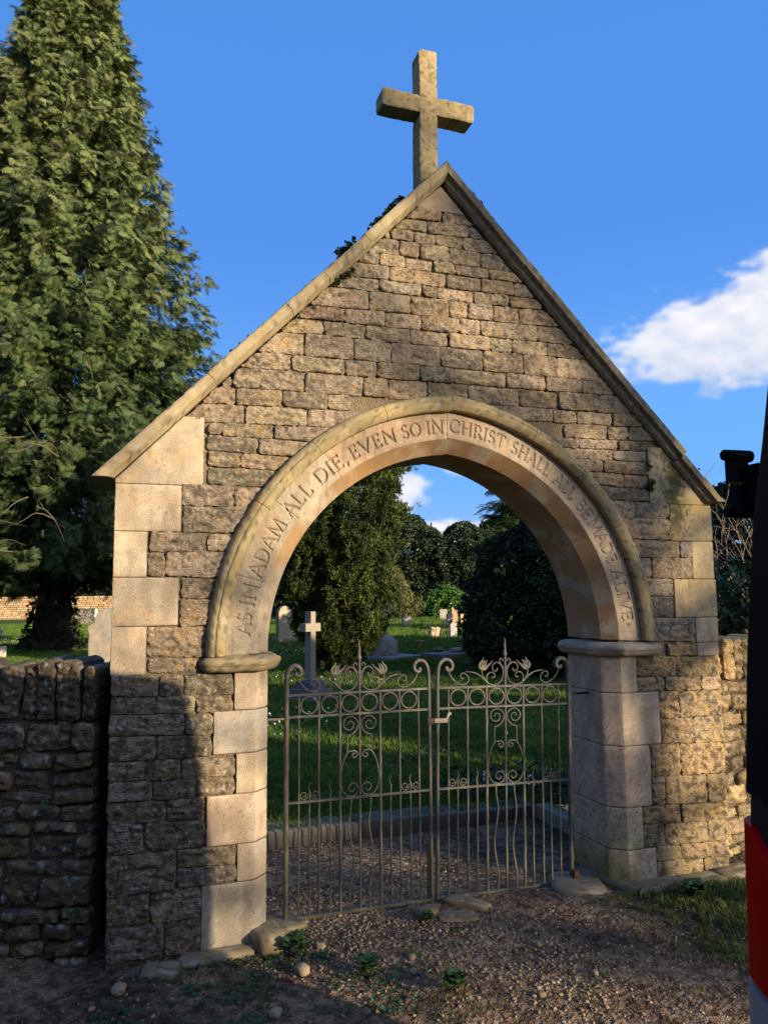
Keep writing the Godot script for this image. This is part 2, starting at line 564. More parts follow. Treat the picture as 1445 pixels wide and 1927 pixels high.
func voussoir(d0: float, d1: float, strokes: Array, base: Color, style: String) -> ArrayMesh:
	var g := Geo.new()
	var mine := []
	for s in strokes:
		if minf(s[0], s[2]) < maxf(d0, d1) + 1.0 and maxf(s[0], s[2]) > minf(d0, d1) - 1.0:
			mine.append(s)
	var cols := int(absf(d1 - d0) / 0.155)
	var nr_ := 50
	var bucket := []
	for k in cols + 1:
		bucket.append([])
	for s in mine:
		var a := (minf(s[0], s[2]) - 0.45 - minf(d0, d1)) / absf(d1 - d0) * cols
		var b := (maxf(s[0], s[2]) + 0.45 - minf(d0, d1)) / absf(d1 - d0) * cols
		for k in range(maxi(0, int(floor(a))), mini(cols, int(ceil(b))) + 1):
			bucket[k].append(s)
	var lo := minf(d0, d1)
	var hi := maxf(d0, d1)
	var per := deg_to_rad(1.0) * 1.1
	for k in cols + 1:
		var deg := lerpf(lo, hi, float(k) / cols)
		var rim := ss(0.004, 0.0, minf(deg - lo, hi - deg) * per) * 0.004
		for q in nr_ + 1:
			var dr := lerpf(0.152, 0.0, float(q) / nr_)
			var depth := 0.0
			for s in bucket[k]:
				var p := Vector2((deg - s[0]) * per, dr - s[1])
				var e := Vector2((s[2] - s[0]) * per, s[3] - s[1])
				var t := clampf(p.dot(e) / maxf(e.length_squared(), 1e-9), 0.0, 1.0)
				depth = maxf(depth, 1.0 - p.distance_to(e * t) / s[4])
			depth = clampf(depth * 1.6, 0.0, 1.0)
			var pt := arch_p(deg, dr, 0.001 - 0.0075 * depth - rim - (0.003 if q == nr_ else 0.0))
			pt.z += 0.0012 * n3(pt.x * 25, pt.y * 25)
			var col := stone_color(style, base, pt.x, pt.y, 0.0)
			g.vert(pt, col.lerp(Color(0.16, 0.1, 0.055), depth * (0.12 + 0.5 * ss(172.0, 128.0, deg)) * (0.45 + 0.55 * ss(70.0, 100.0, deg)) * (0.7 + 0.5 * n3(pt.x * 9, pt.y * 9, 77.0))))
	for k in cols:
		for q in nr_:
			var a := k * (nr_ + 1) + q
			g.quad(a, a + 1, a + nr_ + 2, a + nr_ + 1)
	# the chamfer and the soffit
	var c2 := maxi(4, int(absf(d1 - d0) / 1.2))
	for strip in [[[0.0, -0.002], [-0.07, -0.07], 4], [[-0.07, -0.07], [-0.07, -0.41], 17]]:
		var at := g.v.size()
		for k in c2 + 1:
			var deg := lerpf(lo, hi, float(k) / c2)
			for q in int(strip[2]) + 1:
				var f: float = float(q) / float(strip[2])
				var pt := arch_p(deg, lerpf(strip[0][0], strip[1][0], f), lerpf(strip[0][1], strip[1][1], f))
				var col := stone_color("ashlar", base, pt.x, pt.y, pt.z)
				col = col.lerp(Color(0.34, 0.19, 0.075), 0.75 * ss(-0.3, 0.4, n3(pt.x * 5, pt.y * 5, pt.z * 4 + 40.0) + 0.3) * ss(176.0, 150.0, deg))  # orange-brown of the stone, with warm bounced light painted in
				g.vert(pt, col)
		var w: int = strip[2] + 1
		for k in c2:
			for q in int(strip[2]):
				var a: int = at + k * w + q
				g.quad(a, a + 1, a + w + 1, a + w)
	return g.mesh(Vector3(0, 0, 1))


# ---------------------------------------------------------------- materials
func noise_tex(size: int, freq: float, oct: int, lo: Color, mid: Color, hi: Color, sd: int, normal := false) -> NoiseTexture2D:
	var f := FastNoiseLite.new()
	f.seed = sd
	f.noise_type = FastNoiseLite.TYPE_SIMPLEX_SMOOTH
	f.frequency = freq
	f.fractal_octaves = oct
	f.fractal_gain = 0.6
	var t := NoiseTexture2D.new()
	t.width = size
	t.height = size
	t.seamless = true
	t.noise = f
	t.generate_mipmaps = false
	if normal:
		t.as_normal_map = true
		t.bump_strength = 6.0
	else:
		var gr := Gradient.new()
		gr.offsets = PackedFloat32Array([0.15, 0.5, 0.85])
		gr.colors = PackedColorArray([lo, mid, hi])
		t.color_ramp = gr
	return t


func mat(called: String, tint: Color, rough: float, tex: Texture2D = null, scale := 1.0, bump: Texture2D = null, bump_cm := 0.0, bscale := 0.0) -> StandardMaterial3D:
	var m := StandardMaterial3D.new()
	m.resource_name = called
	m.albedo_color = tint
	m.vertex_color_use_as_albedo = true
	m.roughness = rough
	m.metallic_specular = 0.3
	if tex:
		m.albedo_texture = tex
		m.uv1_triplanar = true
		m.uv1_world_triplanar = true
		m.uv1_scale = Vector3.ONE * scale
	if bump:
		m.heightmap_enabled = true
		m.heightmap_texture = bump
		m.heightmap_scale = bump_cm
		m.uv1_triplanar = true
		m.uv1_world_triplanar = true
		m.uv1_scale = Vector3.ONE * scale
	M[called] = m
	return m


func leafmat(called: String, back: Color, rough: float, spec := 0.3) -> void:
	var m := mat(called, Color.WHITE, rough)
	m.backlight_enabled = true
	m.backlight = back
	m.metallic_specular = spec


func materials() -> void:
	var grain := noise_tex(1024, 0.03, 5, Color(0.72, 0.7, 0.68), Color(0.9, 0.89, 0.88), Color(1, 1, 1), 3)
	var fine := noise_tex(1024, 0.06, 4, Color(0.78, 0.76, 0.74), Color(0.92, 0.915, 0.91), Color(1, 1, 1), 5)
	var rough_b := noise_tex(1024, 0.02, 6, Color(0, 0, 0), Color(0.5, 0.5, 0.5), Color(1, 1, 1), 7)
	var fine_b := noise_tex(1024, 0.05, 5, Color(0, 0, 0), Color(0.5, 0.5, 0.5), Color(1, 1, 1), 9)
	var soil := noise_tex(1024, 0.012, 6, Color(0.5, 0.47, 0.44), Color(0.8, 0.78, 0.76), Color(1, 1, 1), 11)
	mat("rubble", Color.WHITE, 0.95, grain, 2.6, rough_b, 0.55)
	M.rubble.uv1_scale = Vector3(1.7, 4.6, 1.7)
	mat("rock", Color.WHITE, 0.95, grain, 2.6, rough_b, 0.5)
	mat("ashlar", Color.WHITE, 0.9, fine, 2.1, fine_b, 0.13)
	mat("mortar", Color.WHITE, 1.0, grain, 3.0, rough_b, 0.6)
	mat("iron", Color.WHITE, 0.62, grain, 9.0, rough_b, 0.12)
	M.iron.metallic = 0.25
	M.iron.metallic_specular = 0.5
	mat("soil", Color.WHITE, 1.0, soil, 0.9, rough_b, 2.0)
	mat("turf", Color.WHITE, 1.0, soil, 0.35, rough_b, 3.0)
	mat("pebble", Color.WHITE, 0.9)
	mat("bark", Color.WHITE, 0.95, grain, 1.7, rough_b, 2.5)
	mat("paint", Color.WHITE, 0.45)
	M.paint.clearcoat_enabled = true
	M.paint.clearcoat = 0.25
	M.paint.clearcoat_roughness = 0.08
	mat("trim", Color.WHITE, 0.5)
	M.trim.metallic_specular = 0.08
	M.paint.metallic_specular = 0.1
	mat("lens", Color.WHITE, 0.3)
	M.lens.clearcoat_enabled = true
	M.lens.clearcoat = 0.0
	M.lens.metallic_specular = 0.1
	M.lens.clearcoat_roughness = 0.03
	leafmat("frond", Color(0.25, 0.3, 0.12), 0.75)
	leafmat("yew", Color(0.2, 0.28, 0.08), 0.6)
	leafmat("leaf", Color(0.3, 0.4, 0.12), 0.52, 0.32)
	leafmat("grass", Color(0.55, 0.75, 0.2), 0.6)
	leafmat("petal", Color(0.6, 0.6, 0.5), 0.6)


# ---------------------------------------------------------------- sky
func panorama() -> ImageTexture:
	var w := 2048
	var h := 1024
	var im := Image.create(w, h, false, Image.FORMAT_RGBF)
	var top := Color(0.036, 0.122, 0.335)
	var mid := Color(0.04, 0.132, 0.375)
	var low := Color(0.075, 0.205, 0.46)
	var haze := Color(0.18, 0.27, 0.42)
	var cn := FastNoiseLite.new()
	cn.seed = 12
	cn.frequency = 1.0
	cn.fractal_octaves = 5
	# clouds: azimuth clockwise from the way through the arch (-z), elevation, half sizes, all in degrees; those out of view added to whiten the fill light
	var clouds := [[46.0, 16.5, 13.5, 4.3], [50.0, 19.3, 8.5, 3.5], [18.6, 7.2, 3.6, 2.6], [26.0, 9.4, 3.0, 1.0], [27.0, 4.0, 9.0, 1.6], [48.0, 5.5, 5.0, 2.0], [-28.0, 9.0, 14.0, 3.5], [-62.0, 14.0, 15.0, 4.0], [78.0, 12.0, 14.0, 4.0], [104.0, 20.0, 16.0, 4.0], [-100.0, 11.0, 16.0, 4.5], [-145.0, 17.0, 15.0, 4.0], [178.0, 10.0, 16.0, 4.0], [150.0, 22.0, 14.0, 4.0], [-75.0, 27.0, 20.0, 5.0], [-120.0, 25.0, 18.0, 5.0], [-160.0, 29.0, 18.0, 5.0], [-45.0, 12.0, 12.0, 4.0], [-128.0, 9.0, 16.0, 4.0], [120.0, 9.0, 18.0, 4.0], [95.0, 8.0, 14.0, 3.5]]
	for y in h:
		var el := 90.0 - (y + 0.5) / h * 180.0
		var c: Color
		if el < 0.0:
			c = Color(0.05, 0.05, 0.04)
		else:
			c = haze.lerp(low, ss(0.0, 9.0, el)).lerp(mid, ss(9.0, 27.0, el)).lerp(top, ss(22.0, 52.0, el))
		im.fill_rect(Rect2i(0, y, w, 1), c)
		if el < 0.0:
			continue
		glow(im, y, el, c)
		if el > 32.0:
			continue
		for x in w:
			var az := wrapf((x + 0.5) / w * 360.0, -180.0, 180.0)
			var best := 0.0
			var lit := 0.0
			for q in clouds:
				var dx := wrapf(az - q[0], -180.0, 180.0)
				if absf(dx) > q[2] * 1.35 or absf(el - q[1]) > q[3] * 1.7:
					continue
				var dy: float = (el - q[1]) / q[3]
				dy = dy * (1.0 if dy > 0.0 else 1.45)
				var u := az * 0.16
				var v := el * 0.24
				var d: float = 1.0 - sqrt(pow(dx / q[2], 2.0) + dy * dy) + 0.34 * cn.get_noise_2d(u * 0.9, v * 1.5) + 0.2 * cn.get_noise_2d(u * 3.6 + 50.0, v * 5.0)
				var k := ss(0.0, 0.3, d)
				if k > best:
					best = k
					lit = clampf(0.55 + 0.45 * dy + 0.5 * cn.get_noise_2d(u * 2.2 - 0.3, v * 3.0 + 0.4), 0.0, 1.0)
			if best > 0.0:
				im.set_pixel(x, y, c.lerp(Color(0.25, 0.29, 0.37).lerp(Color(0.44, 0.43, 0.44), lit), best * 0.95) + im.get_pixel(x, y) - c)
	return ImageTexture.create_from_image(im)


# broad whitish glow added to the sky round the sun, filling the shade
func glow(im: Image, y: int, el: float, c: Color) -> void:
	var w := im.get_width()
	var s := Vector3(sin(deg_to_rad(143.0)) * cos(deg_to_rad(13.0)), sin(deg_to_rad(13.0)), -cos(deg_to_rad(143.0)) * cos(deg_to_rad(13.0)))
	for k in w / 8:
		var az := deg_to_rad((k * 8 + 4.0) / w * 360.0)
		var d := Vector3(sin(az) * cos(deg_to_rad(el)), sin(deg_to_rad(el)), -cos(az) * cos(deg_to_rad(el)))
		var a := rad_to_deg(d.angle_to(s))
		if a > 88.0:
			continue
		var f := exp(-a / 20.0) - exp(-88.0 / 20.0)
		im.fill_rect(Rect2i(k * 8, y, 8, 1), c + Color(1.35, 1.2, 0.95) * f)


# ---------------------------------------------------------------- foliage shapes
func sprite_frond() -> ArrayMesh:      # a drooping flat spray of scale leaves, one unit long, growing along +x
	var g := Geo.new()
	for k in 13:
		var x := k / 13.0
		var dy := -0.35 * x * x
		for s in [-1.0, 1.0]:
			var l := (0.34 - 0.2 * x) * R(0.75, 1.2)
			var w := 0.03
			var a := Vector3(x - w, dy, 0)
			var b := Vector3(x + w, dy - 0.01, 0)
			var t := Vector3(x + l * 0.85 + R(-0.05, 0.05), dy - l * R(0.1, 0.6), s * l)
			var m := (a + t) * 0.5 + Vector3(0.03, 0.02, s * 0.02)
			var col := Color.WHITE * R(0.75, 1.15)
			var p := g.vert(a, col)
			var q := g.vert(b, col)
			var m2 := g.vert(m + Vector3(w, -0.02, 0), col)
			var m1 := g.vert(m - Vector3(w * 0.6, 0, 0), col)
			var e := g.vert(t, col * 1.15)
			g.quad(p, q, m2, m1)
			g.tri(m1, m2, e)
	return g.mesh(Vector3.UP)


func sprite_tuft(n: int, wide: float, upward: float) -> ArrayMesh:      # a tuft of narrow leaves, one unit across
	var g := Geo.new()
	for k in n:
		var d := Vector3(R(-1, 1), R(-0.7, 1) + upward, R(-1, 1)).normalized()
		var s := d.cross(Vector3(R(-1, 1), R(-1, 1), R(-1, 1)).normalized()).normalized() * wide
		var o := Vector3(R(-0.2, 0.2), R(-0.2, 0.2), R(-0.2, 0.2))
		var l := R(0.35, 0.6)
		var col := Color.WHITE * R(0.7, 1.2)
		var a := g.vert(o - s * 0.4, col)
		var b := g.vert(o + s * 0.4, col)
		var c := g.vert(o + d * l * 0.55 + s, col)
		var e := g.vert(o + d * l * 0.55 - s, col)
		var t := g.vert(o + d * l, col)
		g.quad(a, b, c, e)
		g.tri(e, c, t)
	return g.mesh(Vector3.UP)


func sprite_grass(n: int, wide: float, spread: float) -> ArrayMesh:
	var g := Geo.new()
	for k in n:
		var a := R(0, TAU)
		var d := Vector3(cos(a), 0, sin(a))
		var s := Vector3(-d.z, 0, d.x) * wide * R(0.7, 1.2)
		var o := Vector3(R(-1, 1), 0, R(-1, 1)) * spread
		var h := R(0.5, 1.0)
		var bend := R(0.15, 0.7) * h
		var col := Color.WHITE * R(0.75, 1.2)
		var p0 := g.vert(o - s, col * 0.9)
		var p1 := g.vert(o + s, col * 0.9)
		var p2 := g.vert(o + Vector3(0, h * 0.6, 0) + d * bend * 0.35 + s * 0.8, col)
		var p3 := g.vert(o + Vector3(0, h * 0.6, 0) + d * bend * 0.35 - s * 0.8, col)
		var p4 := g.vert(o + Vector3(0, h * 0.95, 0) + d * bend, col)
		g.quad(p0, p1, p2, p3)
		g.tri(p3, p2, p4)
	return g.mesh(Vector3.UP)


func sprite_rosette(n: int, lift: float) -> ArrayMesh:      # a low weed: rounded leaves round a centre, one unit across
	var g := Geo.new()
	for k in n:
		var a := TAU * k / n + R(-0.3, 0.3)
		var d := Vector3(cos(a), 0, sin(a))
		var s := Vector3(-d.z, 0, d.x)
		var l := R(0.3, 0.55)
		var col := Color.WHITE * R(0.75, 1.2)
		var up := R(lift * 0.5, lift)
		var ids := []
		for q in [[0.1, 0.02], [0.5, 0.13], [0.8, 0.15], [1.0, 0.05]]:
			var p: Vector3 = d * l * q[0] + Vector3(0, up * sin(q[0] * 2.0), 0)
			ids.append(g.vert(p - s * q[1], col))
			ids.append(g.vert(p + s * q[1], col))
		for q in 3:
			g.quad(ids[q * 2], ids[q * 2 + 1], ids[q * 2 + 3], ids[q * 2 + 2])
	return g.mesh(Vector3.UP)


func sprite_pebble() -> ArrayMesh:
	var g := Geo.new()
	var sz := R(0, 99)
	var rings := []
	for a in [-1.3, -0.5, 0.5, 1.3]:
		var row := PackedVector3Array()
		for q in 7:
			var d := Vector3(cos(a) * cos(TAU * q / 7), sin(a), cos(a) * sin(TAU * q / 7))
			row.append(d * Vector3(0.5, 0.26, 0.4) * (1.0 + 0.35 * n3(d.x * 1.5 + sz, d.y * 1.5, d.z * 1.5)))
		rings.append(row)
	loft(g, rings, same(Color.WHITE, rings), true, true, true)
	return g.mesh()


# a few sprites baked into one mesh
func baked(called: String, m: ArrayMesh, mt: Material, where: Array, cols: Array, parent: Node = self) -> MeshInstance3D:
	var src := m.surface_get_arrays(0)
	var sv: PackedVector3Array = src[Mesh.ARRAY_VERTEX]
	var sc: PackedColorArray = src[Mesh.ARRAY_COLOR]
	var si: PackedInt32Array = src[Mesh.ARRAY_INDEX]
	var g := Geo.new()
	for k in where.size():
		var at := g.v.size()
		var x: Transform3D = where[k]
		for q in sv.size():
			g.v.append(x * sv[q])
			g.c.append(sc[q] * cols[k])
		for q in si:
			g.i.append(at + q)
	return obj(called, g.mesh(Vector3.UP), mt, parent)


func at_xf(p: Vector3, yaw: float, size: float, tilt := Vector2.ZERO) -> Transform3D:
	return Transform3D(Basis.from_euler(Vector3(tilt.x, yaw, tilt.y)).scaled_local(Vector3.ONE * size), p)


func vary(c: Color, k := 0.2) -> Color:
	var b := 1.0 + R(-k, k)
	return Color(c.r * b * (1.0 + R(-0.06, 0.06)), c.g * b, c.b * b * (1.0 + R(-0.1, 0.1)))


# a trunk with roots and limbs, as one mesh
func trunk_mesh(h: float, r: float, flare: float, col: Color) -> ArrayMesh:
	var g := Geo.new()
	var rings := []
	for k in 15:
		var y := h * pow(k / 14.0, 1.6)
		var row := PackedVector3Array()
		for q in 14:
			var a := TAU * q / 14
			var rr := r * (1.0 - 0.85 * y / h) * (1.0 + 0.12 * n3(cos(a) * 2, y * 0.8, sin(a) * 2)) + flare * exp(-y * 2.2) * (0.75 + 0.35 * cos(a * 5.0))
			row.append(Vector3(cos(a) * rr, y - 0.1, sin(a) * rr))
		rings.append(row)
	loft(g, rings, same(col, rings), true, true, true)
	return g.mesh()


# a crown of tufts on and inside a solid of revolution: prof = [[y, radius], ...]
func tufted(prof: Array, count: int, size: float, lumps: float, flute: float, col: Color, lit: Color, sd: float, shell := 0.35) -> Array:
	var where := []
	var cols := []
	var top: float = prof[-1][0]
	var bot: float = prof[0][0]
	var tries := 0
	while where.size() < count and tries < count * 6:
		tries += 1
		var y := R(bot, top)
		var rr := 0.0
		for k in prof.size() - 1:
			if y >= prof[k][0] and y <= prof[k + 1][0]:
				rr = lerpf(prof[k][1], prof[k + 1][1], (y - prof[k][0]) / maxf(prof[k + 1][0] - prof[k][0], 1e-4))
		var most := 0.0
		for k in prof:
			most = maxf(most, k[1])
		if rng.randf() > rr / most + 0.05:
			continue
		var a := R(0, TAU)
		var l := n3(cos(a) * rr * lumps + sd, y * lumps * 0.75, sin(a) * rr * lumps)
		l += 0.7 * n3(cos(a) * rr * lumps * 0.4 + sd, y * lumps * 0.4, sin(a) * rr * lumps * 0.4 + 9.0)
		if rng.randf() < 0.04:
			l += R(0.2, 0.6)
		var r := rr * (1.0 + 0.25 * l + flute * n3(a * 3.0 + sd, y * 0.25, 3.0) + 0.06 * n3(cos(a) * 9, y * 3, sin(a) * 9)) - pow(rng.randf(), 2.0) * shell * rr
		var p := Vector3(cos(a) * r, y, sin(a) * r)
		where.append(at_xf(p, R(0, TAU), size * R(0.7, 1.3), Vector2(R(-0.6, 0.6), R(-0.6, 0.6))))
		cols.append(vary(col.lerp(lit, ss(-0.3, 0.7, n3(p.x * 1.3 + sd, p.y * 1.3, p.z * 1.3)) * R(0.3, 1.0)), 0.25))  # lit is a lighter leaf tone, mixed in at random
	return [where, cols]


func bush(called: String, label: String, category: String, at: Vector3, prof: Array, count: int, size: float, lumps: float, flute: float, col: Color, lit: Color, leaf: Mesh, lm: Material, trunk_r: float, group := "", parent: Node3D = null) -> Node3D:
	var t := thing(called, label, category, at, 0.0, group)
	obj("trunk", trunk_mesh(prof[-1][0] * 0.8, trunk_r, trunk_r * 0.6, Color(0.07, 0.05, 0.035)), M.bark, t)
	var k := tufted(prof, count, size, lumps, flute, col, lit, at.x * 3.1 + at.z)
	multi("crown", leaf, lm, k[0], k[1], t)
	return t


func _ready() -> void:
	rng.seed = 20
	nz.seed = 4
	nz.frequency = 1.0
	nz.fractal_octaves = 3
	rg.seed = 8
	rg.frequency = 1.0
	rg.noise_type = FastNoiseLite.TYPE_SIMPLEX
	rg.fractal_type = FastNoiseLite.FRACTAL_RIDGED
	rg.fractal_octaves = 3
	var cam := Camera3D.new()
	cam.name = "camera"
	cam.position = Vector3(-1.6416, 1.6, 3.7255)
	cam.rotation = Vector3(0.10811, -0.32512, -0.00918)
	cam.fov = 67.32
	cam.near = 0.05
	cam.far = 900.0
	add_child(cam)
	cam.current = true
	var env := Environment.new()
	env.background_mode = Environment.BG_SKY
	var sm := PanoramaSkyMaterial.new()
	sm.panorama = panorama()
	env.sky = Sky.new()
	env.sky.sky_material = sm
	env.background_energy_multiplier = 1.0
	env.tonemap_mode = Environment.TONE_MAPPER_LINEAR
	env.tonemap_exposure = 2.3
	env.sdfgi_enabled = true
	env.ssao_enabled = true
	env.ssil_enabled = true
	var we := WorldEnvironment.new()
	we.name = "air"
	we.environment = env
	add_child(we)
	var sun := DirectionalLight3D.new()
	sun.name = "sun"
	sun.light_color = Color(1.0, 0.91, 0.775)
	sun.light_energy = 1.6
	sun.light_angular_distance = 0.5
	sun.shadow_enabled = true
	sun.rotation_degrees = Vector3(-13.0, 37.0, 0)
	add_child(sun)
	materials()
	ground()
	archway()
	cross()
	gate(-1.0)
	gate(1.0)
	boundary_walls()
	footings()
	coping_plants()
	graves()
	trees()
	lawn()
	gravel()
	verge()
	van()
	surroundings()


# ---------------------------------------------------------------- ground
func hill(x: float, z: float) -> float:      # the lane side: earth and gravel, banked up along the walls
	var y := 0.012 * n3(x * 1.1, z * 1.1, 2.0) + 0.004 * n3(x * 5, z * 5, 3.0)
	y += 0.03 * ss(0.75, 1.2, x) * ss(1.4, 0.2, absf(z - 0.3))
	y += 0.2 * ss(-1.85, -2.6, x) * ss(1.0, -0.6, z)
	y -= 0.02 * ss(-1.2, -1.7, x) * ss(-0.3, 0.2, z)
	return y


func ground() -> void:
	var g := Geo.new()
	var nx := 150
	var nzz := 110
	for a in nx + 1:
		for b in nzz + 1:
			var x := lerpf(-4.5, 4.5, float(a) / nx)
			var z := lerpf(-1.36, 4.5, float(b) / nzz)
			var mud := Color(0.15, 0.108, 0.074).lerp(Color(0.31, 0.228, 0.148), ss(-0.5, 0.5, n3(x * 1.6, z * 1.6, 12.0) + 0.5 * ss(1.2, -0.2, z) - 0.2))
			mud = mud.lerp(Color(0.19, 0.115, 0.08), 0.6 * ss(0.35, 0.05, Vector2((x - 0.25) * 0.6, z + 0.05).length()))
			mud = mud.lerp(Color(0.05, 0.055, 0.025), 0.7 * ss(0.75, 1.15, x + 0.2 * n3(x * 3, z * 3, 5.0)) * ss(1.3, 0.5, z))
			g.vert(Vector3(x, hill(x, z), z), mud * (1.0 + 0.2 * n3(x * 9, z * 9, 15.0)))
	for a in nx:
		for b in nzz:
			var k := a * (nzz + 1) + b
			g.quad(k, k + 1, k + nzz + 2, k + nzz + 1)
	struct("ground", g.mesh(Vector3.UP), M.soil)
	# the lane behind the camera, and the land to the horizon
	g = Geo.new()
	for q in [[-400.0, 4.5, 400.0, 400.0], [-400.0, -1.36, -4.5, 4.5], [4.5, -1.36, 400.0, 4.5]]:
		var a := g.vert(Vector3(q[0], -0.01, q[1]), Color(0.07, 0.06, 0.04))
		var b := g.vert(Vector3(q[2], -0.01, q[1]), Color(0.07, 0.06, 0.04))
		var c := g.vert(Vector3(q[2], -0.01, q[3]), Color(0.07, 0.06, 0.04))
		var d := g.vert(Vector3(q[0], -0.01, q[3]), Color(0.07, 0.06, 0.04))
		g.quad(a, b, c, d)
	struct("lane", g.mesh(Vector3.UP), M.soil)
	g = Geo.new()
	var zs := []
	for k in 60:
		zs.append(-1.38 - 0.12 * k - pow(k / 59.0, 4.0) * 620.0)
	var xs := []
	for k in 81:
		var f := k / 40.0 - 1.0
		xs.append(6.0 * f + 500.0 * pow(absf(f), 5.0) * signf(f))
	for x in xs:
		for z in zs:
			var d := maxf(0.0, -z - 2.0)
			var y: float = LAWN + 0.03 * n3(x * 0.5, z * 0.5, 4.0) * ss(0.0, 1.5, d)
			var c := Color(0.065, 0.11, 0.022).lerp(Color(0.11, 0.165, 0.035), ss(-0.5, 0.5, n3(x * 0.4, z * 0.4, 24.0)))
			g.vert(Vector3(x, y, z), c)
	for a in xs.size() - 1:
		for b in zs.size() - 1:
			var k := a * zs.size() + b
			g.quad(k, k + 1, k + zs.size() + 1, k + zs.size())
	struct("lawn", g.mesh(Vector3.UP), M.turf)


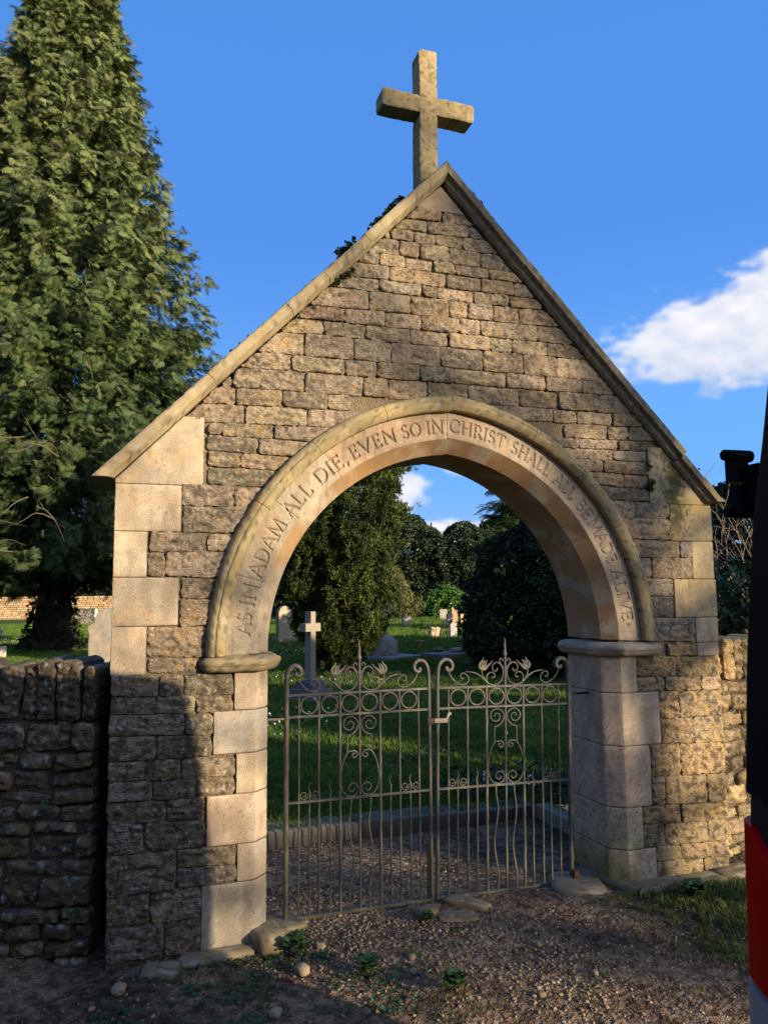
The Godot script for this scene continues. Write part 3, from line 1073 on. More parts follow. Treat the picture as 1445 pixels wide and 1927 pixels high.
# ---------------------------------------------------------------- the archway
func stones() -> Array:
	return [
[-9,-0.03,4.04,3.717,3.286,3.645],[-0.03,9,3.717,3.392,3.645,4.006],[-9,-0.119,3.286,3.641,3.386,3.572],[-0.119,0.133,3.641,3.651,3.572,3.578],
[0.133,9,3.651,4.006,3.578,3.764],[-9,-0.336,3.386,3.568,3.458,3.506],[-0.336,-0.201,3.568,3.571,3.506,3.506],[-0.201,-0.073,3.571,3.573,3.506,3.507],
[-0.073,0.096,3.573,3.577,3.507,3.508],[0.096,9,3.577,3.764,3.508,3.557],[-9,-0.282,3.458,3.506,3.463,3.417],[-0.282,-0.166,3.506,3.507,3.417,3.417],
[-0.166,0.007,3.507,3.508,3.417,3.416],[0.007,0.199,3.508,3.509,3.416,3.415],[0.199,9,3.509,3.557,3.415,3.369],[-9,-0.396,3.463,3.418,3.322,3.351],
[-0.396,-0.25,3.418,3.417,3.351,3.352],[-0.25,-0.089,3.417,3.416,3.352,3.352],[-0.089,0.039,3.416,3.416,3.352,3.353],[0.039,0.25,3.416,3.415,3.353,3.354],
[0.25,9,3.415,3.369,3.354,3.383],[-9,-0.344,3.322,3.351,3.234,3.27],[-0.344,-0.203,3.351,3.352,3.27,3.271],[-0.203,-0.012,3.352,3.353,3.271,3.272],
[-0.012,0.193,3.353,3.353,3.272,3.273],[0.193,0.402,3.353,3.354,3.273,3.273],[0.402,9,3.354,3.383,3.273,3.309],[-9,-0.402,3.234,3.27,3.154,3.204],
[-0.402,-0.156,3.27,3.271,3.204,3.205],[-0.156,-0.067,3.271,3.271,3.205,3.206],[-0.067,0.152,3.271,3.272,3.206,3.207],[0.152,0.369,3.272,3.273,3.207,3.208],
[0.369,9,3.273,3.309,3.208,3.258],[-9,-0.459,3.154,3.203,2.893,3.095],[-0.459,-0.223,3.203,3.205,3.095,3.1],[-0.223,-0.001,3.205,3.206,3.1,3.106],
[-0.001,0.114,3.206,3.207,3.106,3.108],[0.114,0.265,3.207,3.208,3.108,3.112],[0.265,0.434,3.208,3.209,3.112,3.116],[0.434,9,3.209,3.258,3.116,3.319],
[-9,-0.588,2.893,3.092,2.933,3.012],[-0.588,-0.368,3.092,3.097,3.012,3.014],[-0.368,-0.161,3.097,3.102,3.014,3.016],[-0.161,0.062,3.102,3.107,3.016,3.018],
[0.062,0.183,3.107,3.11,3.018,3.02],[0.183,0.54,3.11,3.118,3.02,3.023],[0.54,9,3.118,3.319,3.023,3.102],[-9,-0.701,2.933,3.011,2.878,2.934],
[-0.701,-0.477,3.011,3.013,2.934,2.935],[-0.477,-0.229,3.013,3.016,2.935,2.937],[-0.229,-0.006,3.016,3.018,2.937,2.939],[-0.006,0.244,3.018,3.02,2.939,2.94],
[0.244,0.38,3.02,3.021,2.94,2.941],[0.38,0.604,3.021,3.024,2.941,2.943],[0.604,9,3.024,3.102,2.943,2.999],[-9,-0.801,2.878,2.933,2.77,2.817],
[-0.801,-0.542,2.933,2.935,2.817,2.819],[-0.542,-0.338,2.935,2.936,2.819,2.82],[-0.338,-0.054,2.936,2.938,2.82,2.822],[-0.054,0.199,2.938,2.94,2.822,2.823],
[0.199,0.447,2.94,2.942,2.823,2.824],[0.447,0.665,2.942,2.943,2.824,2.826],[0.665,9,2.943,2.999,2.826,2.874],[-9,-0.87,2.77,2.817,2.675,2.731],
[-0.87,-0.588,2.817,2.819,2.731,2.733],[-0.588,-0.416,2.819,2.819,2.733,2.734],[-0.416,-0.177,2.819,2.821,2.734,2.736],[-0.177,0.018,2.821,2.822,2.736,2.737],
[0.018,0.336,2.822,2.824,2.737,2.739],[0.336,0.586,2.824,2.825,2.739,2.741],[0.586,0.818,2.825,2.827,2.741,2.743],[0.818,9,2.827,2.874,2.743,2.799],
[-9,-1.164,2.675,2.729,2.548,2.623],[-1.164,-0.801,2.729,2.732,2.623,2.626],[-0.801,-0.492,2.732,2.734,2.626,2.629],[-0.492,-0.353,2.734,2.735,2.629,2.63],
[-0.353,-0.133,2.735,2.736,2.63,2.632],[-0.133,0.105,2.736,2.738,2.632,2.635],[0.105,0.415,2.738,2.74,2.635,2.638],[0.415,0.663,2.74,2.742,2.638,2.64],
[0.663,0.917,2.742,2.743,2.64,2.642],[0.917,9,2.743,2.799,2.642,2.719],[-9,-1.146,2.548,2.623,2.432,2.538],[-1.146,-0.917,2.623,2.625,2.538,2.541],
[-0.917,-0.683,2.625,2.627,2.541,2.545],[-0.683,-0.559,2.627,2.628,2.545,2.546],[-0.559,0.628,2.628,2.64,2.546,2.562],[0.628,0.779,2.64,2.641,2.562,2.564],
[0.779,1.018,2.641,2.643,2.564,2.567],[1.018,9,2.643,2.719,2.567,2.675],[-9,-1.1,2.432,2.539,2.29,2.444],[-1.1,-0.789,2.539,2.543,2.444,2.45],
[-0.789,0.693,2.543,2.563,2.45,2.479],[0.693,0.981,2.563,2.567,2.479,2.484],[0.981,1.124,2.567,2.569,2.484,2.487],[1.124,9,2.569,2.675,2.487,2.641],
[-1.284,-1.21,2.44,2.442,2.382,2.381],[-1.21,-0.96,2.442,2.446,2.381,2.375],[-0.96,-0.5,2.446,2.455,2.375,2.364],[-1.28,-1.032,2.382,2.376,2.302,2.297],
[-1.032,-0.5,2.376,2.364,2.297,2.287],[-1.279,-1.119,2.302,2.299,2.225,2.223],[-1.119,-0.5,2.299,2.287,2.223,2.216],[-1.278,-0.5,2.225,2.216,2.134,2.122],
[-1.392,-1.147,2.136,2.132,2.033,2.032],[-1.147,-0.5,2.132,2.122,2.032,2.031],[-1.386,-0.5,2.033,2.031,1.906,1.898],[-1.535,-1.277,1.907,1.905,1.812,1.813],
[-1.277,-0.5,1.905,1.898,1.813,1.816],[-1.542,-1.462,1.812,1.812,1.696,1.695],[-1.462,-0.5,1.812,1.816,1.695,1.675],[-1.395,-0.5,1.693,1.675,1.592,1.582],
[-1.396,-0.5,1.592,1.582,1.466,1.473],[-1.536,-0.5,1.465,1.473,1.326,1.298],[-1.535,-1.306,1.326,1.319,1.252,1.248],[-1.688,-1.477,1.255,1.251,1.158,1.15],
[-1.477,-1.367,1.251,1.249,1.15,1.146],[-1.367,-1.138,1.249,1.245,1.146,1.138],[-1.691,-1.487,1.158,1.151,1.079,1.071],[-1.487,-1.313,1.151,1.144,1.071,1.065],
[-1.313,-1.141,1.144,1.138,1.065,1.059],[-1.691,-1.36,1.079,1.067,0.983,0.968],[-1.36,-1.231,1.067,1.062,0.968,0.962],[-1.689,-1.486,0.983,0.974,0.871,0.868],
[-1.486,-1.231,0.974,0.962,0.868,0.864],[-1.689,-1.53,0.871,0.868,0.782,0.778],[-1.53,-1.376,0.868,0.866,0.778,0.773],[-1.376,-1.127,0.866,0.863,0.773,0.766],
[-1.688,-1.497,0.782,0.777,0.692,0.689],[-1.497,-1.306,0.777,0.771,0.689,0.687],[-1.306,-1.126,0.771,0.766,0.687,0.686],[-1.687,-1.435,0.692,0.689,0.607,0.595],
[-1.435,-1.261,0.689,0.687,0.595,0.586],[-1.687,-1.53,0.607,0.599,0.466,0.465],[-1.53,-1.256,0.599,0.586,0.465,0.464],[-1.685,-1.387,0.466,0.464,0.293,0.297],
[-1.389,-1.116,0.464,0.463,0.385,0.374],[-1.387,-1.115,0.385,0.374,0.297,0.302],[-1.684,-1.494,0.293,0.296,0.161,0.162],[-1.494,-1.276,0.296,0.299,0.162,0.162],
[-1.683,-1.433,0.161,0.162,0.012,0.017],[-1.433,-1.274,0.162,0.162,0.017,0.02],[0.5,0.789,2.475,2.48,2.415,2.42],[0.789,1.047,2.48,2.486,2.42,2.424],
[1.047,1.25,2.486,2.489,2.424,2.427],[0.5,1.008,2.415,2.424,2.367,2.362],[1.008,1.248,2.424,2.427,2.362,2.359],[0.5,0.946,2.367,2.362,2.297,2.289],
[0.946,1.25,2.362,2.359,2.289,2.284],[0.5,1.08,2.297,2.287,2.226,2.208],[1.08,1.248,2.287,2.284,2.208,2.202],[0.5,1.247,2.226,2.203,2.128,2.127],
[0.5,1.144,2.128,2.127,2.04,2.032],[1.144,1.384,2.127,2.126,2.032,2.029],[0.5,1.385,2.04,2.029,1.922,1.905],[0.5,1.442,1.922,1.904,1.804,1.803],
[1.442,1.532,1.904,1.902,1.803,1.803],[0.5,1.243,1.804,1.803,1.707,1.687],[1.243,1.536,1.803,1.803,1.687,1.679],[0.5,1.389,1.707,1.683,1.614,1.578],
[0.5,1.387,1.614,1.578,1.47,1.458],[0.5,1.528,1.47,1.456,1.356,1.313],[1.321,1.531,1.321,1.313,1.238,1.233],[1.108,1.377,1.242,1.236,1.129,1.121],
[1.377,1.69,1.236,1.229,1.121,1.112],[1.107,1.298,1.129,1.124,1.05,1.043],[1.298,1.549,1.124,1.116,1.043,1.035],[1.549,1.689,1.116,1.112,1.035,1.03],
[1.251,1.387,1.045,1.04,0.889,0.888],[1.387,1.692,1.04,1.03,0.888,0.886],[1.253,1.481,0.889,0.887,0.752,0.743],[1.481,1.696,0.887,0.886,0.743,0.734],
[1.175,1.381,0.756,0.747,0.577,0.57],[1.381,1.693,0.747,0.734,0.57,0.56],[1.175,1.261,0.577,0.574,0.423,0.419],[1.261,1.552,0.574,0.565,0.419,0.404],
[1.552,1.691,0.565,0.56,0.404,0.397],[1.108,1.366,0.427,0.413,0.326,0.314],[1.366,1.687,0.413,0.397,0.314,0.3],[1.104,1.251,0.326,0.32,0.21,0.202],
[1.251,1.543,0.32,0.307,0.202,0.187],[1.543,1.687,0.307,0.3,0.187,0.179],[1.181,1.351,0.206,0.197,0.126,0.117],[1.351,1.686,0.197,0.179,0.117,0.1],
[1.183,1.504,0.126,0.109,-0.023,-0.039],[1.504,1.685,0.109,0.1,-0.039,-0.048]
]


func ccw(p: PackedVector2Array) -> PackedVector2Array:
	var a := 0.0
	for k in p.size():
		a += p[k].cross(p[(k + 1) % p.size()])
	if a < 0.0:
		p.reverse()
	return p


func rubble_look(x: float, y: float) -> Array:
	var pick := rng.randf()
	var base := Color(0.34, 0.277, 0.188)
	if pick < 0.2:
		base = Color(0.235, 0.196, 0.142)
	elif pick < 0.4:
		base = Color(0.385, 0.308, 0.203)
	elif pick < 0.5:
		base = Color(0.45, 0.37, 0.255)
	elif pick < 0.6:
		base = Color(0.34, 0.26, 0.165)
	var style := "rubble"
	if x > 0.9 and y < 1.3:
		style = "ochre"
		base = base.lerp(Color(0.34, 0.24, 0.12), 0.5)
	elif x < -0.9 and y < 1.25:
		style = "crust"
		base = base.lerp(Color(0.2, 0.165, 0.12), 0.5)
	return [style, vary(base, 0.2)]


func archway() -> void:
	var t := thing("stone_archway", "gabled stone gateway with a round arch, carved inscription and sloping copings", "archway")
	# the core of the wall behind its facing stones: lime mortar shows in the joints
	var g := Geo.new()
	var poly := PackedVector2Array([Vector2(-1.675, -0.2), Vector2(-1.03, -0.2), Vector2(-1.03, 1.33)])
	for k in 41:
		var p := arch_p(182.0 - 184.0 * k / 40.0, 0.02, 0.0)
		poly.append(Vector2(p.x, p.y))
	poly.append_array([Vector2(0.998, 1.32), Vector2(0.998, -0.2), Vector2(1.675, -0.2), Vector2(1.675, 2.12), Vector2(-0.035, 3.84), Vector2(-1.675, 2.14)])
	extr(g, poly, -0.017, -0.4, 0.0, Color(0.24, 0.19, 0.125))
	obj("mortar_core", g.mesh(), M.mortar, t)
	# facing stones, cut to the slopes of the gable and to the arch
	var hood := PackedVector2Array()
	for k in 61:
		var p := arch_p(180.0 * k / 60.0, 0.215, 0.0)
		hood.append(Vector2(p.x, p.y))
	hood.append(Vector2(-1.2, 1.2))
	hood.append(Vector2(1.2, 1.2))
	hood = ccw(hood)
	var gable := PackedVector2Array([Vector2(-1.692, -0.3), Vector2(1.69, -0.3), Vector2(1.686, 2.12), Vector2(-0.04, 3.86), Vector2(-1.692, 2.145)])
	for s in stones():
		var quad := PackedVector2Array([Vector2(s[0], s[4]), Vector2(s[1], s[5]), Vector2(s[1], s[3]), Vector2(s[0], s[2])])
		var parts := Geometry2D.intersect_polygons(quad, gable)
		if parts.is_empty():
			continue
		var p: PackedVector2Array = parts[0]
		if s[3] > 1.25 and absf(s[0]) < 1.25 or absf(s[1]) < 1.25 and s[2] > 1.25:
			var cut := Geometry2D.clip_polygons(p, hood)
			if cut.is_empty():
				continue
			p = cut[0]
			for q in cut:
				if absf(area(q)) > absf(area(p)):
					p = q
		var shrunk := Geometry2D.offset_polygon(p, -R(0.001, 0.004))
		if shrunk.is_empty() or absf(area(shrunk[0])) < 0.0006:
			continue
		p = ccw(shrunk[0])
		# hand cut: no corner is quite square, and some are broken off
		for k in p.size():
			p[k] += Vector2(R(-0.0035, 0.0035), R(-0.003, 0.003))
		if rng.randf() < 0.4 and p.size() < 7:
			var k := rng.randi() % p.size()
			var e0 := p[k].lerp(p[(k + p.size() - 1) % p.size()], minf(0.3, R(0.008, 0.028) / maxf(0.01, p[k].distance_to(p[(k + p.size() - 1) % p.size()]))))
			var e1 := p[k].lerp(p[(k + 1) % p.size()], minf(0.3, R(0.008, 0.028) / maxf(0.01, p[k].distance_to(p[(k + 1) % p.size()]))))
			p[k] = e1
			p.insert(k, e0)
		var c := (p[0] + p[p.size() / 2]) * 0.5
		var look := rubble_look(c.x, c.y)
		var rel := R(0.005, 0.01)
		if c.x < -0.9 and c.y < 0.5:
			rel *= 1.05
		var back := 0.03
		if minf(absf(s[0]), absf(s[1])) > 1.1 and (s[0] < -1.66 or s[1] > 1.66):
			back = 0.4
		obj("stone", faced(p, look[0], look[1], rel, R(0.0035, 0.007), back, R(-0.006, 0.006), 0.009), M.rubble, t)
	# small packing stones under the copings
	for k in 26:
		var left := k < 13
		var f := R(0.2, 0.95)
		var o := Vector2(-1.66, 2.165).lerp(Vector2(-0.05, 3.83), f) if left else Vector2(1.62, 2.15).lerp(Vector2(-0.02, 3.8), f)
		var q := PackedVector2Array()
		for a in 7:
			var d := Vector2.from_angle(TAU * a / 7.0) * R(0.012, 0.02)
			d.x *= 1.7
			q.append(o + d.rotated(0.8 if left else -0.8) + Vector2(0, -0.022))
		obj("packing_stone", faced(q, "rubble", vary(Color(0.25, 0.18, 0.1)), 0.004, 0.006, 0.03, -0.006), M.rubble, t)
	# dressed stones
	var lime := Color(0.455, 0.388, 0.28)
	var side := func(x0: float, x1: float, y0: float, y1: float, style: String, base: Color) -> void:
		obj("quoin", dressed([Vector2(-1.691, -0.41), Vector2(-1.691, 0.001), Vector2(x1, 0.001), Vector2(x1, -0.03)] if x0 < 0.0 else [Vector2(x0, -0.03), Vector2(x0, 0.001), Vector2(x1, 0.001), Vector2(x1, -0.41)], y0, y1, style, base), M.ashlar, t)
	side.call(-1.69, -1.394, 1.907, 2.128, "ashlar", lime * 1.04)
	side.call(-1.69, -1.544, 1.694, 1.906, "ashlar", lime)
	side.call(-1.69, -1.4, 1.47, 1.693, "ashlar", lime * 0.9)
	side.call(-1.69, -1.538, 1.25, 1.469, "ashlar", lime * 0.97)
	side.call(1.384, 1.686, 1.904, 2.12, "streak", Color(0.43, 0.35, 0.2))
	side.call(1.529, 1.684, 1.68, 1.903, "ashlar", Color(0.5, 0.4, 0.235))
	side.call(1.392, 1.692, 1.456, 1.679, "ashlar", Color(0.5, 0.39, 0.21))
	side.call(1.529, 1.69, 1.31, 1.455, "ashlar", Color(0.5, 0.4, 0.26))
	side.call(1.532, 1.688, 1.232, 1.309, "ashlar", Color(0.4, 0.33, 0.24))
	obj("kneeler", faced(PackedVector2Array([Vector2(-1.692, 2.13), Vector2(-1.297, 2.13), Vector2(-1.297, 2.462), Vector2(-1.39, 2.462), Vector2(-1.692, 2.147)]), "ashlar", lime * 0.93, 0.0012, 0.003, 0.4, 0.0), M.ashlar, t)
	obj("kneeler", faced(PackedVector2Array([Vector2(1.252, 2.123), Vector2(1.686, 2.121), Vector2(1.686, 2.14), Vector2(1.372, 2.455), Vector2(1.252, 2.455)]), "streak", Color(0.4, 0.34, 0.22), 0.0015, 0.004, 0.4, 0.0), M.ashlar, t)
	obj("apex_stone", faced(PackedVector2Array([Vector2(-0.185, 3.712), Vector2(0.105, 3.706), Vector2(-0.036, 3.852)]), "ashlar", Color(0.4, 0.31, 0.21), 0.0012, 0.003, 0.03, 0.0), M.ashlar, t)
	for q in [[-1.136, 1.07, 1.246], [-1.23, 0.872, 1.068], [-1.123, 0.689, 0.87], [-1.255, 0.464, 0.687], [-1.115, 0.296, 0.462], [-1.273, 0.0, 0.294]]:
		obj("jamb_stone", dressed([Vector2(q[0], -0.03), Vector2(q[0], 0.001), Vector2(-1.035, 0.001), Vector2(-0.966, -0.07), Vector2(-0.966, -0.41)], q[1], q[2], "ashlar", vary(Color(0.465, 0.397, 0.29), 0.04)), M.ashlar, t)
	for q in [[1.108, 1.045, 1.246], [1.251, 0.755, 1.044], [1.173, 0.425, 0.754], [1.106, 0.201, 0.424], [1.184, 0.02, 0.2]]:
		obj("jamb_stone", dressed([Vector2(0.92, -0.41), Vector2(0.92, -0.075), Vector2(1.003, 0.001), Vector2(q[0], 0.001), Vector2(q[0], -0.03)], q[1], q[2], "grey", vary(Color(0.475, 0.38, 0.26), 0.04)), M.ashlar, t)
	# the arch ring with its inscription
	var strokes := inscription()
	var joints := [183.4, 164.2, 143.9, 126.3, 90.35, 55.6, 35.2, 16.0, -2.9]
	for k in joints.size() - 1:
		var tone: Color = [lime * 0.98, lime * 0.93, lime * 0.98, Color(0.5, 0.37, 0.24), Color(0.46, 0.37, 0.26), Color(0.45, 0.36, 0.25), Color(0.45, 0.36, 0.25), Color(0.45, 0.36, 0.25)][k]
		obj("voussoir", voussoir(joints[k], joints[k + 1], strokes, tone, "ashlar" if k < 5 else "grey"), M.ashlar, t)
	# the hood mould over it
	var prof := [[0.146, -0.02], [0.146, 0.03], [0.152, 0.042], [0.172, 0.052], [0.186, 0.055], [0.194, 0.052], [0.197, 0.044], [0.2, 0.05], [0.214, 0.044], [0.226, 0.033], [0.234, 0.016], [0.236, -0.02]]
	joints = [183.2, 146.9, 127.5, 107.6, 89.4, 76.9, 65.0, 48.0, 30.2, 18.4, -2.8]
	for k in joints.size() - 1:
		var rings := []
		var cols := []
		var m := int((joints[k] - joints[k + 1]) / 1.2) + 3
		for s in m + 1:
			var deg: float = lerpf(joints[k] - 0.07, joints[k + 1] + 0.07, float(s) / m)
			var row := PackedVector3Array()
			var crow := PackedColorArray()
			for q in prof:
				var p := arch_p(deg, q[0], q[1])
				var w := 0.0016 * n3(p.x * 24, p.y * 24, q[1] * 60)
				p = arch_p(deg, q[0] + w, q[1] + w)
				row.append(p)
				var c := stone_color("moss", Color(0.39, 0.315, 0.165) if k < 5 else Color(0.33, 0.27, 0.15), p.x, p.y, q[0])
				crow.append(c)
			rings.append(row)
			cols.append(crow)
		g = Geo.new()
		loft(g, rings, cols, true, true, true)
		obj("hood_mould", g.mesh(), M.ashlar, t)
	impost(t, -1.0)
	impost(t, 1.0)
	copings(t)


func area(p: PackedVector2Array) -> float:
	var a := 0.0
	for k in p.size():
		a += p[k].cross(p[(k + 1) % p.size()]) * 0.5
	return a


func impost(t: Node3D, sx: float) -> void:
	var rings := []
	var cols := []
	var edge := 1.035 if sx < 0.0 else 1.003
	var inner := 0.966 if sx < 0.0 else 0.92
	var far := 1.235 if sx < 0.0 else 1.2
	for h in [[1.247, -0.02], [1.2475, 0.028], [1.254, 0.04], [1.264, 0.052], [1.279, 0.06], [1.283, 0.056], [1.287, 0.063], [1.302, 0.068], [1.318, 0.064], [1.331, 0.05], [1.34, 0.03], [1.345, 0.004], [1.346, -0.02]]:
		var d: float = h[1]
		h[0] = 1.247 + (h[0] - 1.247) * 0.8
		var plan := []
		plan.append(Vector2(far, -0.035))
		for k in 5:
			var a := PI / 2 * k / 4.0
			plan.append(Vector2(far, 0) + Vector2(cos(a), sin(a)) * d if d > 0.0 else Vector2(far, d))
		for k in 9:
			plan.append(Vector2(lerpf(far, edge - 0.41 * d, (k + 1) / 9.0), d))
		for k in 5:
			plan.append(Vector2(edge - 0.41 * d, d).lerp(Vector2(inner - d, -(edge - inner) - 0.41 * d), (k + 1) / 5.0))
		for k in 10:
			plan.append(Vector2(inner - d, lerpf(-(edge - inner) - 0.41 * d, -0.42, (k + 1) / 10.0)))
		plan.append(Vector2(inner + 0.05, -0.42))
		plan.append(Vector2(edge + 0.1, -0.035))
		var row := PackedVector3Array()
		var crow := PackedColorArray()
		for p in plan:
			var w := 0.0025 * n3(p.x * 18, h[0] * 18, p.y * 18)
			row.append(Vector3(p.x * sx + w, h[0] + w, p.y + w))
			crow.append(stone_color("moss" if sx < 0.0 else "grey", Color(0.43, 0.345, 0.2) if sx < 0.0 else Color(0.4, 0.335, 0.245), p.x * sx, h[0], p.y))
		rings.append(row)
		cols.append(crow)
	var g := Geo.new()
	loft(g, rings, cols, true, true, true)
	obj("impost", g.mesh(), M.ashlar, t)


func copings(t: Node3D) -> void:
	# outer line of each slope, from the eaves up; stones end at these distances
	var left := [Vector2(-1.8, 2.15), Vector2(0.6987, 0.7154), [0.0, 0.727, 1.27, 1.54, 1.86, 2.552]]
	var right := [Vector2(1.77, 2.137), Vector2(-0.6978, 0.7163), [0.0, 0.41, 0.74, 0.985, 1.4, 1.86, 2.15, 2.56]]
	for sd in [left, right]:
		var p0: Vector2 = sd[0]
		var d: Vector2 = sd[1]
		var is_left: bool = d.x > 0.0
		var nrm := Vector2(-d.y, d.x) if is_left else Vector2(d.y, -d.x)
		# depth below the outer line, and z
		var prof := [[0.07, 0.018], [0.062, 0.034], [0.055, 0.05], [0.05, 0.06], [0.014, 0.061], [0.004, 0.057], [0.0, 0.048], [-0.01, -0.2], [0.0, -0.458], [0.055, -0.458], [0.07, -0.43]]
		if not is_left:
			prof = [[0.082, 0.012], [0.07, 0.028], [0.055, 0.03], [0.047, 0.036], [0.044, 0.06], [0.012, 0.061], [0.003, 0.057], [0.0, 0.048], [-0.01, -0.2], [0.0, -0.458], [0.055, -0.458], [0.07, -0.43]]
		var cuts: Array = sd[2]
		for k in cuts.size() - 1:
			var rings := []
			var cols := []
			var a: float = cuts[k] + (0.0015 if k else 0.0)
			var b: float = cuts[k + 1] - 0.0015
			var m := int((b - a) / 0.025) + 2
			var drop := R(-0.003, 0.003)
			var worn := 0.0
			if not is_left and k == 0:
				drop = 0.016
				worn = 0.022
			for s in m + 1:
				var f := float(s) / m
				var row := PackedVector3Array()
				var crow := PackedColorArray()
				for q in prof:
					var w: float = -q[0] - drop
					var l := lerpf(a, b, f)
					var top: bool = q[0] < 0.02
					if top and q[1] < 0.06:
						w += (0.0012 + worn * 0.5) * n3(l * 14, q[1] * 9, 7.0 if is_left else 19.0) + 0.0022 * n3(l * 60, q[1] * 40, 3.0) - worn * ss(0.35, 0.9, f)
					# the lowest end is cut level, the apex is mitred upright
					var lo := (w * -nrm.y / d.y) if k == 0 else 0.0
					var hi := (p0.x + nrm.x * w + d.x * b + 0.016) / -d.x if k == cuts.size() - 2 else 0.0
					l += lerpf(lo, hi, f) if k == 0 or k == cuts.size() - 2 else 0.0
					if k == 0 and f > 0.5 and lo != 0.0:
						l = lerpf(a, b, f) + lo * (1.0 - f) * 1.0
					var p := p0 + d * l + nrm * w
					var z: float = q[1] + 0.001 * n3(l * 8, w * 20, 5.0)
					row.append(Vector3(p.x, p.y, z))
					var c := stone_color("moss", Color(0.37, 0.305, 0.18) if is_left else Color(0.25, 0.21, 0.14), p.x, p.y, z)
					if top and q[1] < 0.055:
						c = c.lerp(Color(0.12, 0.09, 0.06), 0.6 * ss(-0.3, 0.4, n3(l * 7, q[1] * 7, 31.0)))
					crow.append(c)
				rings.append(row)
				cols.append(crow)
			var g := Geo.new()
			loft(g, rings, cols)
			obj("coping_stone", g.mesh(), M.ashlar, t)
		# lichen crusts that stand up along the top edge
		g_crust(t, p0, d, nrm, cuts[-1])


func g_crust(t: Node3D, p0: Vector2, d: Vector2, nrm: Vector2, l: float) -> void:
	var g := Geo.new()
	for k in 170:
		var s := R(0.1, l - 0.1)
		if n3(s * 2.2, p0.x) < -0.15:
			continue
		var r := R(0.006, 0.017)
		var p := p0 + d * s + nrm * R(-0.002, 0.006)
		var z := R(-0.42, 0.05)
		var rings := []
		for h in [-0.3, 0.35, 0.7]:
			var row := PackedVector3Array()
			for q in 6:
				var a := TAU * q / 6
				var rr: float = r * (1.0 - h * 0.75) * R(0.75, 1.25)
				var e: Vector2 = p + d * cos(a) * rr + nrm * r * h * 0.7
				row.append(Vector3(e.x, e.y, z + sin(a) * rr))
			rings.append(row)
		loft(g, rings, same(vary(Color(0.12, 0.095, 0.055), 0.4), rings), true, true, true)
	obj("lichen_crust", g.mesh(), M.mortar, t).set_meta("kind", "stuff")


func cross() -> void:
	var o := PackedVector2Array([Vector2(-0.104, 3.9), Vector2(0.004, 3.9), Vector2(0.012, 4.37), Vector2(0.243, 4.365), Vector2(0.246, 4.475), Vector2(0.013, 4.478), Vector2(0.012, 4.765), Vector2(-0.098, 4.762), Vector2(-0.097, 4.472), Vector2(-0.326, 4.478), Vector2(-0.326, 4.372), Vector2(-0.1, 4.37)])
	var m := faced(o, "moss", Color(0.385, 0.305, 0.155), 0.0045, 0.005, 0.115, 0.0, 0.012)
	# a back face, so that it is stone all round
	var t := thing("stone_cross", "weathered golden stone cross standing on the gable apex", "cross", Vector3(0, 0, -0.138))
	obj("cross_front", m, M.ashlar, t)
	var m2 := faced(o, "moss", Color(0.42, 0.325, 0.155), 0.0045, 0.006, 0.0, 0.0, 0.02)
	var b := obj("cross_back", m2, M.ashlar, t)
	b.scale = Vector3(1, 1, -1)
	b.position.z = -0.114


# ---------------------------------------------------------------- the gates
func spiral(cx: float, cy: float, r0: float, a0: float, a1: float, k := 0.25) -> Array:
	var out := []
	var n := int(absf(a1 - a0) / 22.0)
	for s in n + 1:
		var f := float(s) / n
		var a := deg_to_rad(lerpf(a0, a1, f))
		out.append(Vector3(cx + cos(a) * r0 * lerpf(1.0, k, f), cy + sin(a) * r0 * lerpf(1.0, k, f), 0))
	return out


func pv(a: Array) -> Array:
	var out := []
	for q in a:
		out.append(Vector3(q[0], q[1], 0))
	return out


